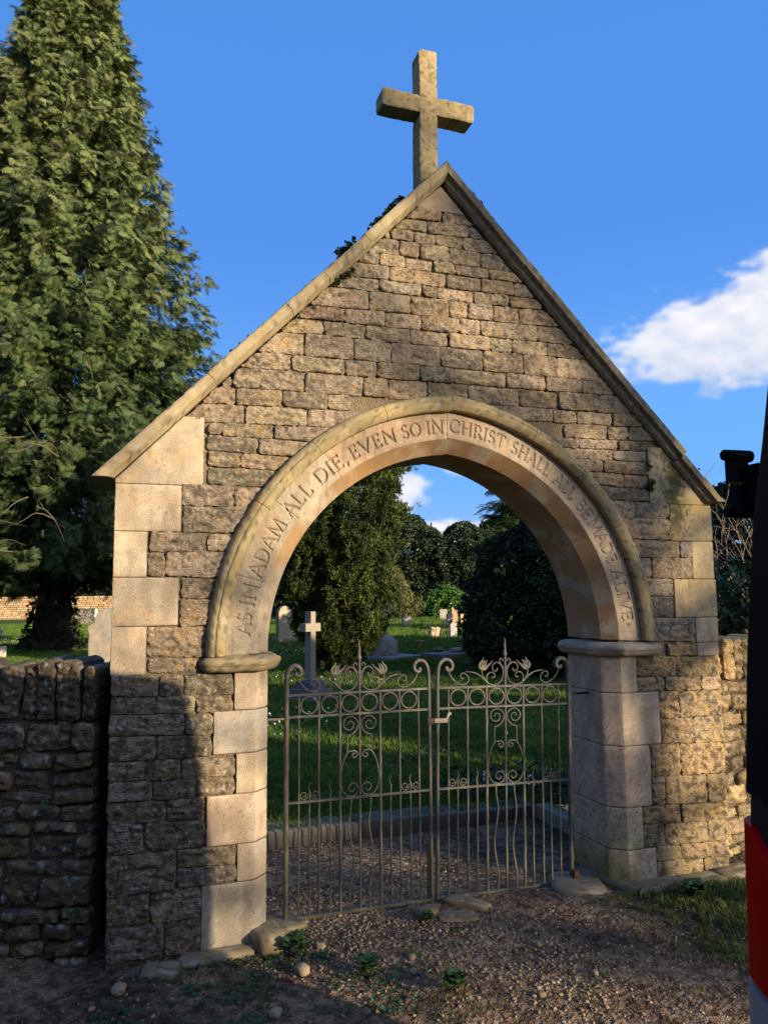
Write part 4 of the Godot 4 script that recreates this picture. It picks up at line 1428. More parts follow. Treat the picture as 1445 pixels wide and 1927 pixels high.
func gate(sx: float) -> void:
	# t runs from the meeting stile (0) to the hanging post (0.774)
	var left := sx < 0.0
	var o := thing("iron_gate", "left leaf of the wrought iron gates, next to the sunlit jamb" if left else "right leaf of the wrought iron gates, with the rusty latch plate and knob", "gate", Vector3(-0.074 if left else -0.042, 0, GATE_Z), 0.0, "pair of wrought iron gates in the archway")
	o.rotation.z = 0.0 if left else -0.017
	o.scale = Vector3(1.0, 1.0, 1.0) if left else Vector3(1.045, 1.0, 1.0)
	var k := sx
	var iron := Color(0.073, 0.074, 0.071)
	var alga := Color(0.145, 0.142, 0.08)
	var put := func(called: String, path: Array, rad: Array, sides: int, c := Color(0, 0, 0), flat := 1.0) -> void:
		var g := Geo.new()
		var p := []
		for q in path:
			p.append(Vector3(q.x * k, q.y, q.z))
		tube(g, p, rad.map(func(w): return w * 0.9), sides, Color.WHITE, flat, 0.06)
		for s in g.v.size():
			var v := g.v[s]
			var w := ss(-0.1, 0.6, n3(v.x * 14, v.y * 9, v.z * 40 + 2.0) + ss(0.75, 0.2, v.y) * 0.5 - 0.2)
			var cc := iron.lerp(alga, w)
			cc = cc.lerp(Color(0.22, 0.21, 0.18), 0.6 * ss(0.35, 0.6, n3(v.x * 80, v.y * 60, v.z * 80)))
			cc = cc.lerp(Color(0.12, 0.055, 0.03), 0.6 * ss(0.5, 0.7, n3(v.x * 30, v.y * 22, 9.0)))
			if c != Color(0, 0, 0):
				cc = c * (1.0 + 0.3 * n3(v.x * 60, v.y * 60, v.z * 60))
			g.c[s] = cc
		obj(called, g.mesh(), M.iron, o)
	var long := func(a: Vector3, b: Vector3) -> Array:
		var out := []
		var n := maxi(2, int(a.distance_to(b) / 0.03))
		for s in n + 1:
			out.append(a.lerp(b, float(s) / n) + Vector3(0.0012 * n3(s * 0.35 + a.x * 50, a.y), 0, 0))
		return out
	# posts with their scrolled heads
	put.call("hanging_post", long.call(Vector3(0.774, -0.03, 0), Vector3(0.774, 1.15, 0)) + curve(pv([[0.774, 1.18], [0.768, 1.215], [0.745, 1.243], [0.718, 1.243], [0.7, 1.222], [0.703, 1.2], [0.722, 1.195], [0.73, 1.21]]), 5).slice(1), [0.0145], 8)
	put.call("meeting_stile", long.call(Vector3(0.0, 0.0, 0), Vector3(0.0, 1.15, 0)) + curve(pv([[0.001, 1.18], [0.008, 1.218], [0.03, 1.246], [0.058, 1.25], [0.08, 1.232], [0.082, 1.205], [0.064, 1.19], [0.049, 1.2], [0.054, 1.213]]), 5).slice(1), [0.0115], 8)
	for y in [1.1, 0.991, 0.571, 0.018]:
		put.call("rail", long.call(Vector3(0.0, y, 0), Vector3(0.774, y, 0)), [0.0085 if y > 0.1 else 0.0115], 4)
	for q in [[0.71, 0.0055], [0.606, 0.0065], [0.495, 0.0088], [0.389, 0.0065], [0.278, 0.0088], [0.169, 0.0065], [0.061, 0.0055]]:
		put.call("bar", long.call(Vector3(q[0], 0.02, 0), Vector3(q[0], 1.1, 0)), [q[1]], 6)
	for tt in [0.655, 0.547, 0.222, 0.112]:
		var path: Array = long.call(Vector3(tt, 0.02, 0), Vector3(tt, 0.59, 0))
		path += pv([[tt - 0.004, 0.61], [tt + 0.004, 0.63], [tt + 0.003, 0.645], [tt - 0.003, 0.663]])
		var rad := []
		for s in path.size():
			rad.append(0.0055 if path[s].y < 0.6 else lerpf(0.0062, 0.0015, (path[s].y - 0.6) / 0.063))
		put.call("flame_bar", path, rad, 6)
	for tt in [0.437, 0.33]:
		var path := []
		for s in 40:
			var y := lerpf(0.02, 0.571, s / 39.0)
			path.append(Vector3(tt + 0.011 * sin(y * 17.0 + (0.4 if tt > 0.4 else 0.2)) * ss(0.56, 0.45, y), y, 0))
		put.call("wavy_bar", path, [0.005], 6)
	for tt in [0.657, 0.55, 0.442, 0.336, 0.223, 0.115]:
		put.call("ring", spiral(tt, 1.0455, 0.0435, 0, 360, 1.0), [0.0058], 6)
	for tt in [0.655, 0.112]:
		for h in [-1.0, 1.0]:
			put.call("small_scroll", pv([[tt + h * 0.006, 0.615]]) + curve(pv([[tt + h * 0.009, 0.595], [tt + h * 0.02, 0.583]]), 2) + spiral(tt + h * 0.029, 0.602, 0.021, -90 if h > 0 else -90, -90 + h * 430, 0.25), [0.0035], 6)
	# the scrollwork of the middle panel and the cresting, mirrored about the middle bar
	for h in [-1.0, 1.0]:
		var side := func(a: Array) -> Array:
			var out := []
			for q in a:
				out.append(Vector3(0.389 + h * q.x, q.y, 0))
			return out
		var upper := spiral(0.054, 0.937, 0.046, 180.0, -360.0, 0.2)
		upper.reverse()
		put.call("scroll", side.call(upper + curve(pv([[0.011, 0.92], [0.026, 0.898], [0.048, 0.884], [0.064, 0.882]]), 4).slice(1) + pv([[0.065, 0.86], [0.066, 0.82], [0.067, 0.795]])), [0.0042], 6)
		var low := curve(pv([[0.07, 0.79], [0.088, 0.755], [0.1, 0.705], [0.103, 0.655], [0.093, 0.61], [0.07, 0.582], [0.045, 0.577]]), 6)
		var eye := spiral(0.04, 0.615, 0.036, -90.0, -560.0, 0.22)
		var small := spiral(0.031, 0.783, 0.022, 60.0, 480.0, 0.22)
		small.reverse()
		put.call("scroll", side.call(small + pv([[0.056, 0.803]]) + low + eye.slice(1)), [0.0045], 6)
		put.call("crest_scroll", side.call(curve(pv([[0.05, 1.199], [0.045, 1.191], [0.055, 1.182], [0.071, 1.188], [0.075, 1.208], [0.063, 1.225], [0.046, 1.229], [0.024, 1.215], [0.011, 1.178], [0.016, 1.145], [0.032, 1.12], [0.062, 1.108], [0.097, 1.115], [0.108, 1.138], [0.106, 1.16], [0.088, 1.176], [0.068, 1.172], [0.06, 1.157], [0.07, 1.147], [0.081, 1.153]]), 4)), [0.0042], 6)
		put.call("crest_scroll", side.call(curve(pv([[0.016, 1.236], [0.013, 1.244], [0.022, 1.251], [0.031, 1.243], [0.031, 1.23], [0.02, 1.214], [0.008, 1.196], [0.003, 1.18]]), 4)), [0.0036], 6)
		put.call("crest_arm", side.call(curve(pv([[0.097, 1.113], [0.13, 1.145], [0.174, 1.174], [0.232, 1.184]]), 6)), [0.006, 0.006, 0.006, 0.006, 0.0058, 0.0056, 0.0055, 0.0053, 0.005, 0.005, 0.005, 0.0048, 0.0046, 0.0044, 0.004, 0.0035, 0.003, 0.0024, 0.0015], 6)
		put.call("crest_scroll", side.call(curve(pv([[0.24, 1.152], [0.247, 1.145], [0.258, 1.152], [0.258, 1.168], [0.243, 1.176], [0.224, 1.166], [0.213, 1.146], [0.219, 1.124], [0.246, 1.112], [0.28, 1.125], [0.312, 1.155], [0.326, 1.19], [0.325, 1.205]]), 4)), [0.0045], 6)
		put.call("tulip_stem", side.call(curve(pv([[0.103, 1.118], [0.125, 1.148], [0.136, 1.172], [0.133, 1.195]]), 4)), [0.0042], 6)
		for petal in [[[0.133, 1.19], [0.115, 1.196], [0.1, 1.212], [0.086, 1.224], [0.069, 1.243]], [[0.133, 1.19], [0.118, 1.207], [0.113, 1.226], [0.103, 1.245]], [[0.133, 1.19], [0.131, 1.208], [0.126, 1.228], [0.114, 1.243]], [[0.134, 1.19], [0.147, 1.205], [0.146, 1.224], [0.132, 1.24], [0.126, 1.258]]]:
			var path := curve(pv(petal), 4)
			var rad := []
			for s in path.size():
				rad.append(0.001 + 0.0075 * sin(PI * pow(float(s) / (path.size() - 1), 0.6)))
			put.call("tulip_petal", side.call(path), rad, 6, Color(0, 0, 0), 0.35)
	var spike := pv([[0.389, 1.1], [0.389, 1.2], [0.389, 1.262], [0.389, 1.27], [0.389, 1.276], [0.389, 1.284], [0.389, 1.29], [0.39, 1.305], [0.388, 1.325], [0.391, 1.345], [0.387, 1.37]])
	put.call("spike", spike, [0.0085, 0.0085, 0.008, 0.012, 0.0145, 0.012, 0.007, 0.009, 0.0075, 0.0045, 0.0012], 8)
	put.call("collar", pv([[0.389, 0.834], [0.389, 0.838], [0.389, 0.845], [0.389, 0.852], [0.389, 0.856]]), [0.008, 0.012, 0.014, 0.012, 0.008], 8)
	if left:
		put.call("drop_bolt", pv([[0.018, -0.04], [0.018, 0.1], [0.018, 0.2], [0.018, 0.3]]) + spiral(0.03, 0.315, 0.013, 200, -90, 1.0), [0.0075], 6, Color(0.035, 0.033, 0.03))
		put.call("hinge_pin", pv([[0.774, 0.985], [0.83, 0.985], [0.9, 0.987]]), [0.007], 6, Color(0.3, 0.22, 0.16))
	else:
		var g := Geo.new()
		block(g, Vector3(0.012, 0.93, 0.018), Vector3(0.075, 0.024, 0.012), 0.002, Color(0.3, 0.24, 0.19))
		obj("latch_plate", g.mesh(), M.iron, o)
		g = Geo.new()
		block(g, Vector3(-0.045, 0.93, 0.016), Vector3(0.035, 0.03, 0.014), 0.002, Color(0.06, 0.04, 0.03))
		obj("latch_keep", g.mesh(), M.iron, o)
		put.call("latch_knob", pv([[0.052, 0.93], [0.056, 0.945], [0.061, 0.958], [0.068, 0.963], [0.076, 0.96]]), [0.006, 0.007, 0.01, 0.012, 0.006], 8, Color(0.4, 0.36, 0.3))
		put.call("hinge_pin", pv([[0.774, 1.043], [0.84, 1.045], [0.93, 1.048]]), [0.0085], 6, Color(0.02, 0.02, 0.02))


# ---------------------------------------------------------------- boundary walls
func wall_core(b: Array, u0: float, u1: float, top: float, back: float, col: Color) -> ArrayMesh:
	var rings := []
	for s in 16:
		var u := lerpf(u0, u1, s / 15.0)
		var row := PackedVector3Array()
		for q in [[-0.3, -0.025], [top, -0.025], [top, -back], [-0.3, -back]]:
			row.append(bent(Vector3(u, q[0], q[1]), b))
		rings.append(row)
	var g := Geo.new()
	loft(g, rings, same(col, rings))
	return g.mesh()


func boundary_walls() -> void:
	for sx in [-1.0, 1.0]:
		var left: bool = sx < 0.0
		var t := thing("boundary_wall", "dark rubble boundary wall in shade left of the archway, tall coping stones on edge" if left else "sunlit ochre rubble boundary wall right of the archway, beside the van", "wall")
		var r := 2.2
		var a0 := deg_to_rad(-68.0 if left else -112.0)
		var p0 := Vector2(-1.745, -0.09) if left else Vector2(1.725, -0.15)
		var b := [p0.x - cos(a0) * r, p0.y - sin(a0) * r, r, a0, -1.0]
		var u0 := -1.6 if left else 0.0
		var u1 := 0.0 if left else 1.4
		obj("mortar_core", wall_core(b, u0 + 0.02, u1 - 0.02, 1.08, 0.31, Color(0.13, 0.1, 0.07)), M.mortar, t)
		var y := -0.12
		while y < 1.02:
			var h := R(0.06, 0.135) if y < 0.45 else R(0.055, 0.105)
			if y + h > 0.99:
				h = 1.04 - y
			var u := u0
			while u < u1:
				var w := R(0.1, 0.27)
				if u + w > u1 - 0.07:
					w = u1 - u
				var tall := h
				var sag := R(-0.012, 0.012)
				var q := PackedVector2Array([Vector2(u + 0.004, y + sag + R(0.002, 0.008)), Vector2(u + w - R(0.004, 0.01), y - sag + R(0.002, 0.008)), Vector2(u + w - R(0.004, 0.012), y + tall - R(0.003, 0.012) - sag), Vector2(u + R(0.003, 0.01), y + tall - R(0.003, 0.012) + sag)])
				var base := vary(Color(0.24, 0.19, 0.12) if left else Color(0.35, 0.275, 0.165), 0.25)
				if rng.randf() < 0.25:
					base = base * 0.65
				obj("stone", faced(q, "crust" if left else ("ochre" if rng.randf() < 0.6 else "moss"), base, R(0.01, 0.018), R(0.01, 0.018), 0.06, R(-0.018, 0.018), 0.013, b), M.rubble, t)
				u += w
			y += h
		# coping stones set on edge
		var u := u0
		while u < u1 - 0.03:
			var w := R(0.07, 0.115)
			if u + w > u1 - 0.04:
				w = u1 - u
			var top := 1.31 + R(-0.035, 0.012)
			var k := R(-0.02, 0.035)
			var q := PackedVector2Array([Vector2(u + 0.004, 1.045 + R(0, 0.02)), Vector2(u + w - 0.006, 1.045 + R(0, 0.02)), Vector2(u + w - 0.004 + k, top - R(0, 0.03)), Vector2(u + w * 0.5 + k, top + 0.008), Vector2(u + 0.006 + k, top - R(0, 0.03))])
			if not left and u < 0.02:
				w = 0.2
				q = PackedVector2Array([Vector2(0.004, 1.05), Vector2(0.13, 1.03), Vector2(0.2, 1.1), Vector2(0.17, 1.29), Vector2(0.1, 1.315), Vector2(0.004, 1.3)])
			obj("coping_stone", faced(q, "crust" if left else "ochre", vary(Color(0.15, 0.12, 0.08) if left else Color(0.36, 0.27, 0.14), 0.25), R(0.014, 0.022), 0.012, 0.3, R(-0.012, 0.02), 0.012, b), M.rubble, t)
			u += w
		# the edge stones of the gap beside the pier, and what grows in the joints
		var where := []
		var cols := []
		for s in 150 if left else 40:
			var uu := R(u0, u1)
			var yy := (R(0.2, 1.0) if left else R(0.05, 1.25))
			if n3(uu * 4, yy * 6, 8.0) < 0.25:
				continue
			where.append(at_xf(bent(Vector3(uu, yy, 0.012), b), R(0, TAU), R(0.02, 0.05), Vector2(R(0.6, 1.4), 0)))
			cols.append(vary(Color(0.045, 0.075, 0.025), 0.3))
		baked("wall_moss", sprite_rosette(6, 0.3), M.leaf, where, cols, t).set_meta("kind", "stuff")


func lump(at: Vector3, size: Vector3, style: String, base: Color, boxy: float, turn: float, sd: float) -> ArrayMesh:
	var g := Geo.new()
	var rings := []
	var cols := []
	for k in 13:
		var a := -PI / 2 + PI * (k + 0.02) / 12.04
		var row := PackedVector3Array()
		var crow := PackedColorArray()
		for q in 20:
			var b := TAU * q / 20
			var d := Vector3(cos(a) * cos(b), sin(a), cos(a) * sin(b))
			var l := pow(pow(absf(d.x), boxy) + pow(absf(d.y), boxy) + pow(absf(d.z), boxy), -1.0 / boxy)
			var p := d * l * size * 0.5 * (1.0 + 0.09 * n3(d.x * 1.6 + sd, d.y * 1.6, d.z * 1.6) + 0.03 * n3(d.x * 6 + sd, d.y * 6, d.z * 6))
			p = p.rotated(Vector3.UP, turn) + at
			row.append(p)
			crow.append(stone_color(style, base, p.x, p.y + sd, p.z))
		rings.append(row)
		cols.append(crow)
	loft(g, rings, cols, true, true, true)
	return g.mesh()


func footings() -> void:
	var grp := "flat footing stones at the feet of the arch"
	for q in [["triangular corner stone under the left jamb, in sunlight", Vector3(-0.98, 0.03, 0.0), Vector3(0.14, 0.1, 0.2), 0.35, "moss", Color(0.3, 0.24, 0.14)],
			["long low footing stone in front of the left pier", Vector3(-1.2, -0.012, 0.03), Vector3(0.34, 0.07, 0.12), 0.1, "moss", Color(0.3, 0.24, 0.15)],
			["small half buried stone at the corner of the left pier", Vector3(-1.45, -0.01, 0.1), Vector3(0.16, 0.07, 0.12), -0.2, "moss", Color(0.28, 0.23, 0.15)],
			["flat stone under the left gate post", Vector3(-0.86, 0.0, -0.2), Vector3(0.2, 0.05, 0.2), 0.2, "moss", Color(0.22, 0.18, 0.1)],
			["rounded concrete pad under the right gate post, with a rusty socket", Vector3(0.76, 0.0, -0.14), Vector3(0.28, 0.07, 0.3), -0.3, "grey", Color(0.17, 0.145, 0.11)],
			["upright stone of the gate stop below the meeting stiles", Vector3(-0.16, 0.0, -0.06), Vector3(0.12, 0.08, 0.09), 0.5, "moss", Color(0.19, 0.15, 0.09)],
			["flat sandy stone of the gate stop, in front of the bolt", Vector3(-0.02, -0.012, 0.0), Vector3(0.2, 0.045, 0.13), -0.2, "moss", Color(0.22, 0.165, 0.1)],
			["narrow curved stone of the gate stop, right of the bolt", Vector3(0.085, 0.0, -0.1), Vector3(0.09, 0.06, 0.24), 0.75, "moss", Color(0.26, 0.2, 0.12)],
			["mossy footing slab along the right jamb", Vector3(0.97, 0.0, -0.13), Vector3(0.15, 0.09, 0.42), 0.25, "moss", Color(0.17, 0.15, 0.085)],
			["long mossy footing slab in front of the right pier", Vector3(1.3, 0.0, 0.06), Vector3(0.62, 0.08, 0.2), -0.02, "moss", Color(0.24, 0.2, 0.12)],
			["broken end of the footing at the right corner of the arch", Vector3(1.66, 0.005, 0.04), Vector3(0.24, 0.085, 0.18), 0.1, "moss", Color(0.24, 0.2, 0.12)]]:
		var o := obj("footing_stone", lump(q[1], q[2], q[4], q[5], 9.0, q[3], q[1].x * 7.0), M.ashlar)
		tag(o, q[0], "stone", grp)
		if q[0].begins_with("rounded"):
			var g := Geo.new()
			block(g, Vector3(0.77, 0.056, -0.165), Vector3(0.035, 0.04, 0.035), 0.004, Color(0.1, 0.04, 0.025))
			obj("rusty_socket", g.mesh(), M.iron, o)
	# the kerb round the forecourt behind the gate
	grp = "kerb stones behind the gate"
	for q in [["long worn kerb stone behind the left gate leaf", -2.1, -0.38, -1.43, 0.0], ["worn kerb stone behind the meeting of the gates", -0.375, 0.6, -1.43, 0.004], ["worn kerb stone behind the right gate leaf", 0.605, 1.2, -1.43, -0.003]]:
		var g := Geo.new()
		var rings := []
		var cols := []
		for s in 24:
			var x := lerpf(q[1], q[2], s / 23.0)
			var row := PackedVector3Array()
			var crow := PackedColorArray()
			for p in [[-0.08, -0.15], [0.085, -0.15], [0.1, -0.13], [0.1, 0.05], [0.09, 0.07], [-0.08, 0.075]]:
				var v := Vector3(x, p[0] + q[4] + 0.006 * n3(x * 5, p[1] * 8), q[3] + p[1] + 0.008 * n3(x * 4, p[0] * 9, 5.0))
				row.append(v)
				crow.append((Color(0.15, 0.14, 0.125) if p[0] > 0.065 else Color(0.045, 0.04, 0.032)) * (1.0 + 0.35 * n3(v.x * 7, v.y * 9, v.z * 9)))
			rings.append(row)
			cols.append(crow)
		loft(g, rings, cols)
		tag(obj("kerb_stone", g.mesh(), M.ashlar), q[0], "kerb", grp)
	var g := Geo.new()
	block(g, Vector3(1.26, 0.03, -0.95), Vector3(0.13, 0.14, 0.85), 0.015, Color(0.22, 0.2, 0.18))
	tag(obj("kerb_stone", g.mesh(), M.ashlar), "kerb stone that runs towards the right gate post", "kerb", grp)


func coping_plants() -> void:
	for q in [["dark leafy tuft of fern creeping along the coping below the cross", Vector3(-0.345, 3.642, -0.03), 0.13, 95], ["small round tuft of fern on the middle of the left coping", Vector3(-0.59, 3.392, 0.0), 0.055, 45], ["green wall fern growing beside the right kneeler stone", Vector3(1.243, 2.215, 0.02), 0.03, 26], ["small fern in the joint above the one beside the right kneeler", Vector3(1.24, 2.33, 0.012), 0.018, 12], ["weeds in the gap under the left coping, high on the gable", Vector3(-0.595, 3.235, 0.02), 0.06, 18]]:
		var where := []
		var cols := []
		var along := Vector3(0.6987, 0.7154, 0) if q[1].x < 0.0 else Vector3(0.1, 1, 0)
		for k in q[3]:
			var f := R(-1, 1)
			var p: Vector3 = along * f * q[2] + Vector3(R(-0.02, 0.02), R(-0.008, 0.022), R(-0.03, 0.03)) * (0.6 if q[1].x > 0.0 else 1.0)
			where.append(at_xf(p, R(0, TAU), R(0.025, 0.05), Vector2(R(-0.5, 1.2), R(-0.5, 0.5))))
			cols.append(vary(Color(0.04, 0.075, 0.022) if q[1].x < 0.0 else Color(0.07, 0.14, 0.02), 0.35))
		var o := baked("wall_fern", sprite_rosette(7, 0.4), M.leaf, where, cols)
		o.position = q[1]
		tag(o, q[0], "fern", "ferns growing on the arch")


# ---------------------------------------------------------------- the churchyard
func stone_shape(kind: String, w: float, h: float) -> PackedVector2Array:
	var p := PackedVector2Array([Vector2(-w / 2, -0.15), Vector2(w / 2, -0.15)])
	match kind:
		"round":
			for k in 13:
				var a := PI * k / 12.0
				p.append(Vector2(cos(a) * w / 2, h - w / 2 + sin(a) * w / 2))
		"low":
			for k in 9:
				var a := PI * k / 8.0
				p.append(Vector2(cos(a) * w / 2, h * 0.86 + sin(a) * h * 0.14))
		"ogee":
			p.append_array([Vector2(w * 0.5, h * 0.66), Vector2(w * 0.55, h * 0.7), Vector2(w * 0.52, h * 0.74)])
			for k in 11:
				var a := lerpf(0.15, PI - 0.15, k / 10.0)
				p.append(Vector2(cos(a) * w * 0.37, h * 0.76 + sin(a) * h * 0.24))
			p.append_array([Vector2(-w * 0.52, h * 0.74), Vector2(-w * 0.55, h * 0.7), Vector2(-w * 0.5, h * 0.66)])
		_:
			p.append_array([Vector2(w / 2, h), Vector2(-w / 2, h)])
	return p


func headstone(label: String, at: Vector2, w: float, h: float, d: float, kind: String, turn: float, tilt: Vector2, style: String, base: Color, plinth := 0.0) -> Node3D:
	var t := thing("headstone", label, "gravestone", Vector3(at.x, LAWN, at.y), turn, "gravestones in the churchyard")
	t.rotation = Vector3(tilt.x, turn, tilt.y)
	var m := faced(stone_shape(kind, w, h), style, base, 0.0025, 0.012, d / 2, d / 2, 0.05)
	obj("slab", m, M.ashlar, t)
	var g := Geo.new()
	extr(g, stone_shape(kind, w * 0.97, h * 0.985), 0.0, -d / 2 - 0.002, 0.004, base * 0.8)
	obj("back", g.mesh(), M.ashlar, t)
	if plinth > 0.0:
		g = Geo.new()
		block(g, Vector3(0, plinth / 2 - 0.05, 0), Vector3(w * 1.5, plinth + 0.1, d * 2.6), 0.02, base * 0.8)
		obj("plinth", g.mesh(), M.ashlar, t)
	return t


func graves() -> void:
	var grey := Color(0.42, 0.38, 0.31)
	headstone("tall round topped headstone on a plinth, left of the pale stone cross", Vector2(3.5, -22.1), 0.56, 1.21, 0.17, "round", 0.4, Vector2.ZERO, "ashlar", Color(0.38, 0.33, 0.23), 0.16)
	headstone("low pale headstone with a curved top, alone on sunlit grass", Vector2(11.5, -31.9), 0.56, 0.52, 0.14, "low", 0.45, Vector2.ZERO, "ashlar", Color(0.42, 0.37, 0.27))
	headstone("small round topped headstone far back before the trees", Vector2(19.6, -50.3), 0.64, 0.64, 0.2, "round", 0.5, Vector2.ZERO, "ashlar", Color(0.42, 0.33, 0.24))
	headstone("wide grey rectangular headstone in shade at the back", Vector2(16.4, -39.0), 0.66, 0.68, 0.12, "flat", 0.45, Vector2.ZERO, "grey", Color(0.2, 0.19, 0.16))
	headstone("brown headstone behind the paler ones at the dark bush", Vector2(15.1, -34.4), 0.46, 0.86, 0.12, "flat", 0.45, Vector2.ZERO, "ashlar", Color(0.3, 0.2, 0.12))
	headstone("orange stone slab lit by the sun beside the dark bush", Vector2(14.75, -32.5), 0.4, 0.55, 0.1, "flat", 0.45, Vector2.ZERO, "ashlar", Color(0.55, 0.34, 0.17))
	headstone("pale grey headstone left of the orange slab", Vector2(13.2, -30.6), 0.36, 0.62, 0.12, "flat", 0.42, Vector2.ZERO, "ashlar", Color(0.45, 0.41, 0.36))
	headstone("narrow blue grey headstone with a rounded top, near the daffodils", Vector2(9.75, -22.3), 0.27, 0.53, 0.1, "low", 0.1, Vector2(0, 0.02), "ashlar", Color(0.36, 0.36, 0.38))
	headstone("tan headstone leaning to the right", Vector2(8.72, -21.9), 0.24, 0.4, 0.09, "flat", 0.5, Vector2(0.05, -0.2), "ashlar", Color(0.46, 0.36, 0.25))
	headstone("second tan headstone, leaning against the first", Vector2(8.93, -21.98), 0.2, 0.4, 0.08, "flat", 0.5, Vector2(0.05, -0.24), "ashlar", Color(0.4, 0.31, 0.22))
	headstone("large pale headstone with shoulders, close behind the left boundary wall", Vector2(-1.93, -12.2), 0.66, 1.34, 0.12, "ogee", 0.05, Vector2.ZERO, "ashlar", Color(0.22, 0.21, 0.185))  # stone colour darkened to stand in for shade
	headstone("dark slab headstone before the far sunlit wall", Vector2(-3.6, -42.0), 0.95, 0.98, 0.14, "flat", 0.0, Vector2.ZERO, "grey", Color(0.05, 0.05, 0.05))
	headstone("bright white headstone beside the dark slab", Vector2(-3.2, -42.4), 0.4, 0.95, 0.1, "flat", 0.0, Vector2.ZERO, "ashlar", Color(0.7, 0.68, 0.62))
	headstone("small pale block shaped headstone at the far left, above the wall", Vector2(-4.65, -18.4), 0.36, 0.32, 0.14, "flat", 0.1, Vector2.ZERO, "ashlar", Color(0.55, 0.5, 0.42))
	headstone("rough rounded stone at the far left edge of the churchyard", Vector2(-6.3, -29.8), 0.42, 0.5, 0.3, "round", 0.1, Vector2.ZERO, "ashlar", Color(0.42, 0.36, 0.3))
	headstone("low pale headstone at the far edge beside the left jamb", Vector2(3.7, -28.5), 0.5, 1.3, 0.1, "low", 0.3, Vector2.ZERO, "ashlar", Color(0.6, 0.58, 0.55))
	# the cross on two steps
	var t := thing("grave_cross", "pale stone grave cross on a stepped base darkened for shadow, left of the yew", "gravestone", Vector3(1.03, LAWN, -7.72), 0.62, "gravestones in the churchyard")
	var g := Geo.new()
	var a := 0.055
	extr(g, PackedVector2Array([Vector2(-a * 1.1, 0.3), Vector2(a * 1.1, 0.3), Vector2(a, 1.0), Vector2(0.172, 1.0), Vector2(0.172, 1.125), Vector2(a, 1.125), Vector2(a, 1.3), Vector2(-a, 1.3), Vector2(-a, 1.125), Vector2(-0.172, 1.125), Vector2(-0.172, 1.0), Vector2(-a, 1.0)]), 0.06, -0.06, 0.004, Color(0.27, 0.24, 0.19))
	obj("cross_shaft", g.mesh(), M.ashlar, t)
	for s in [[0.3, 0.3, 0.34], [0.19, 0.46, 0.5], [0.07, 0.64, 0.68]]:
		g = Geo.new()
		block(g, Vector3(0, s[0] / 2 - 0.03, 0), Vector3(s[1], s[0], s[2]), 0.012, Color(0.15, 0.15, 0.16))  # dark step colour stands in for the shadow on the base
		obj("step", g.mesh(), M.ashlar, t)
	# the cross on a rock
	t = thing("grave_cross", "tall stone cross on a rough rock base, half hidden behind the yew", "gravestone", Vector3(4.42, LAWN, -14.45), 0.5, "gravestones in the churchyard")
	g = Geo.new()
	extr(g, PackedVector2Array([Vector2(-0.08, 0.4), Vector2(0.08, 0.4), Vector2(0.07, 1.12), Vector2(0.2, 1.14), Vector2(0.2, 1.29), Vector2(0.07, 1.29), Vector2(0.065, 1.45), Vector2(-0.065, 1.45), Vector2(-0.07, 1.29), Vector2(-0.2, 1.29), Vector2(-0.2, 1.14), Vector2(-0.07, 1.12)]), 0.065, -0.065, 0.005, Color(0.46, 0.43, 0.36))
	obj("cross_shaft", g.mesh(), M.ashlar, t)
	obj("rock_base", lump(Vector3(0, 0.18, 0), Vector3(0.78, 0.72, 0.6), "grey", Color(0.36, 0.34, 0.31), 2.6, 0.0, 4.0), M.rubble, t)
	g = Geo.new()
	block(g, Vector3(0.05, 0.02, 0.2), Vector3(1.25, 0.1, 0.95), 0.015, Color(0.3, 0.29, 0.28))
	obj("plinth", g.mesh(), M.ashlar, t)
	g = Geo.new()
	block(g, Vector3(6.15, LAWN + 0.04, -14.3), Vector3(1.5, 0.12, 0.8), 0.015, Color(0.2, 0.19, 0.18), Basis(Vector3.UP, 0.4))
	tag(obj("grave_slab", g.mesh(), M.ashlar), "low dark grave slab with crumbled stones on it, before the dark bush", "grave slab")
	for q in [["crumbled sandy stone on the right end of the grave slab", Vector3(6.35, 0.22, -14.3), Vector3(0.34, 0.13, 0.3), Color(0.42, 0.36, 0.26)], ["broken brown stone on the left of the grave slab", Vector3(5.95, 0.22, -14.6), Vector3(0.28, 0.12, 0.22), Color(0.25, 0.18, 0.12)]]:
		tag(obj("broken_stone", lump(q[1], q[2], "rubble", q[3], 3.0, 0.4, q[1].x), M.rubble), q[0], "stone")
	# a squat stone urn
	g = Geo.new()
	var rings := []
	for q in [[0.0, 0.07], [0.03, 0.075], [0.08, 0.062], [0.13, 0.065], [0.17, 0.085], [0.19, 0.112], [0.215, 0.112], [0.22, 0.1], [0.2, 0.08]]:
		var row := PackedVector3Array()
		for s in 16:
			row.append(Vector3(cos(TAU * s / 16) * q[1], q[0], sin(TAU * s / 16) * q[1]))
		rings.append(row)
	loft(g, rings, same(Color(0.38, 0.25, 0.15), rings), true, true, true)
	var u := obj("stone_urn", g.mesh(), M.ashlar)
	u.position = Vector3(6.55, LAWN, -17.4)
	tag(u, "small brown urn shaped pot on the grass in the middle distance", "urn")
	# a thin iron stand beside the narrow headstone
	t = thing("iron_stand", "thin black iron plant stand left of the narrow blue grey headstone", "stand", Vector3(9.45, LAWN, -22.5))
	for q in [[-0.09, 0.0], [0.09, 0.0], [0.0, 0.09]]:
		g = Geo.new()
		tube(g, [Vector3(q[0], 0, q[1]), Vector3(q[0], 0.58, q[1])], [0.009], 5, Color(0.03, 0.03, 0.03))
		obj("leg", g.mesh(), M.iron, t)
	g = Geo.new()
	tube(g, [Vector3(-0.1, 0.57, 0.02), Vector3(0.1, 0.57, 0.02)], [0.012], 5, Color(0.03, 0.03, 0.03))
	obj("shelf", g.mesh(), M.iron, t)
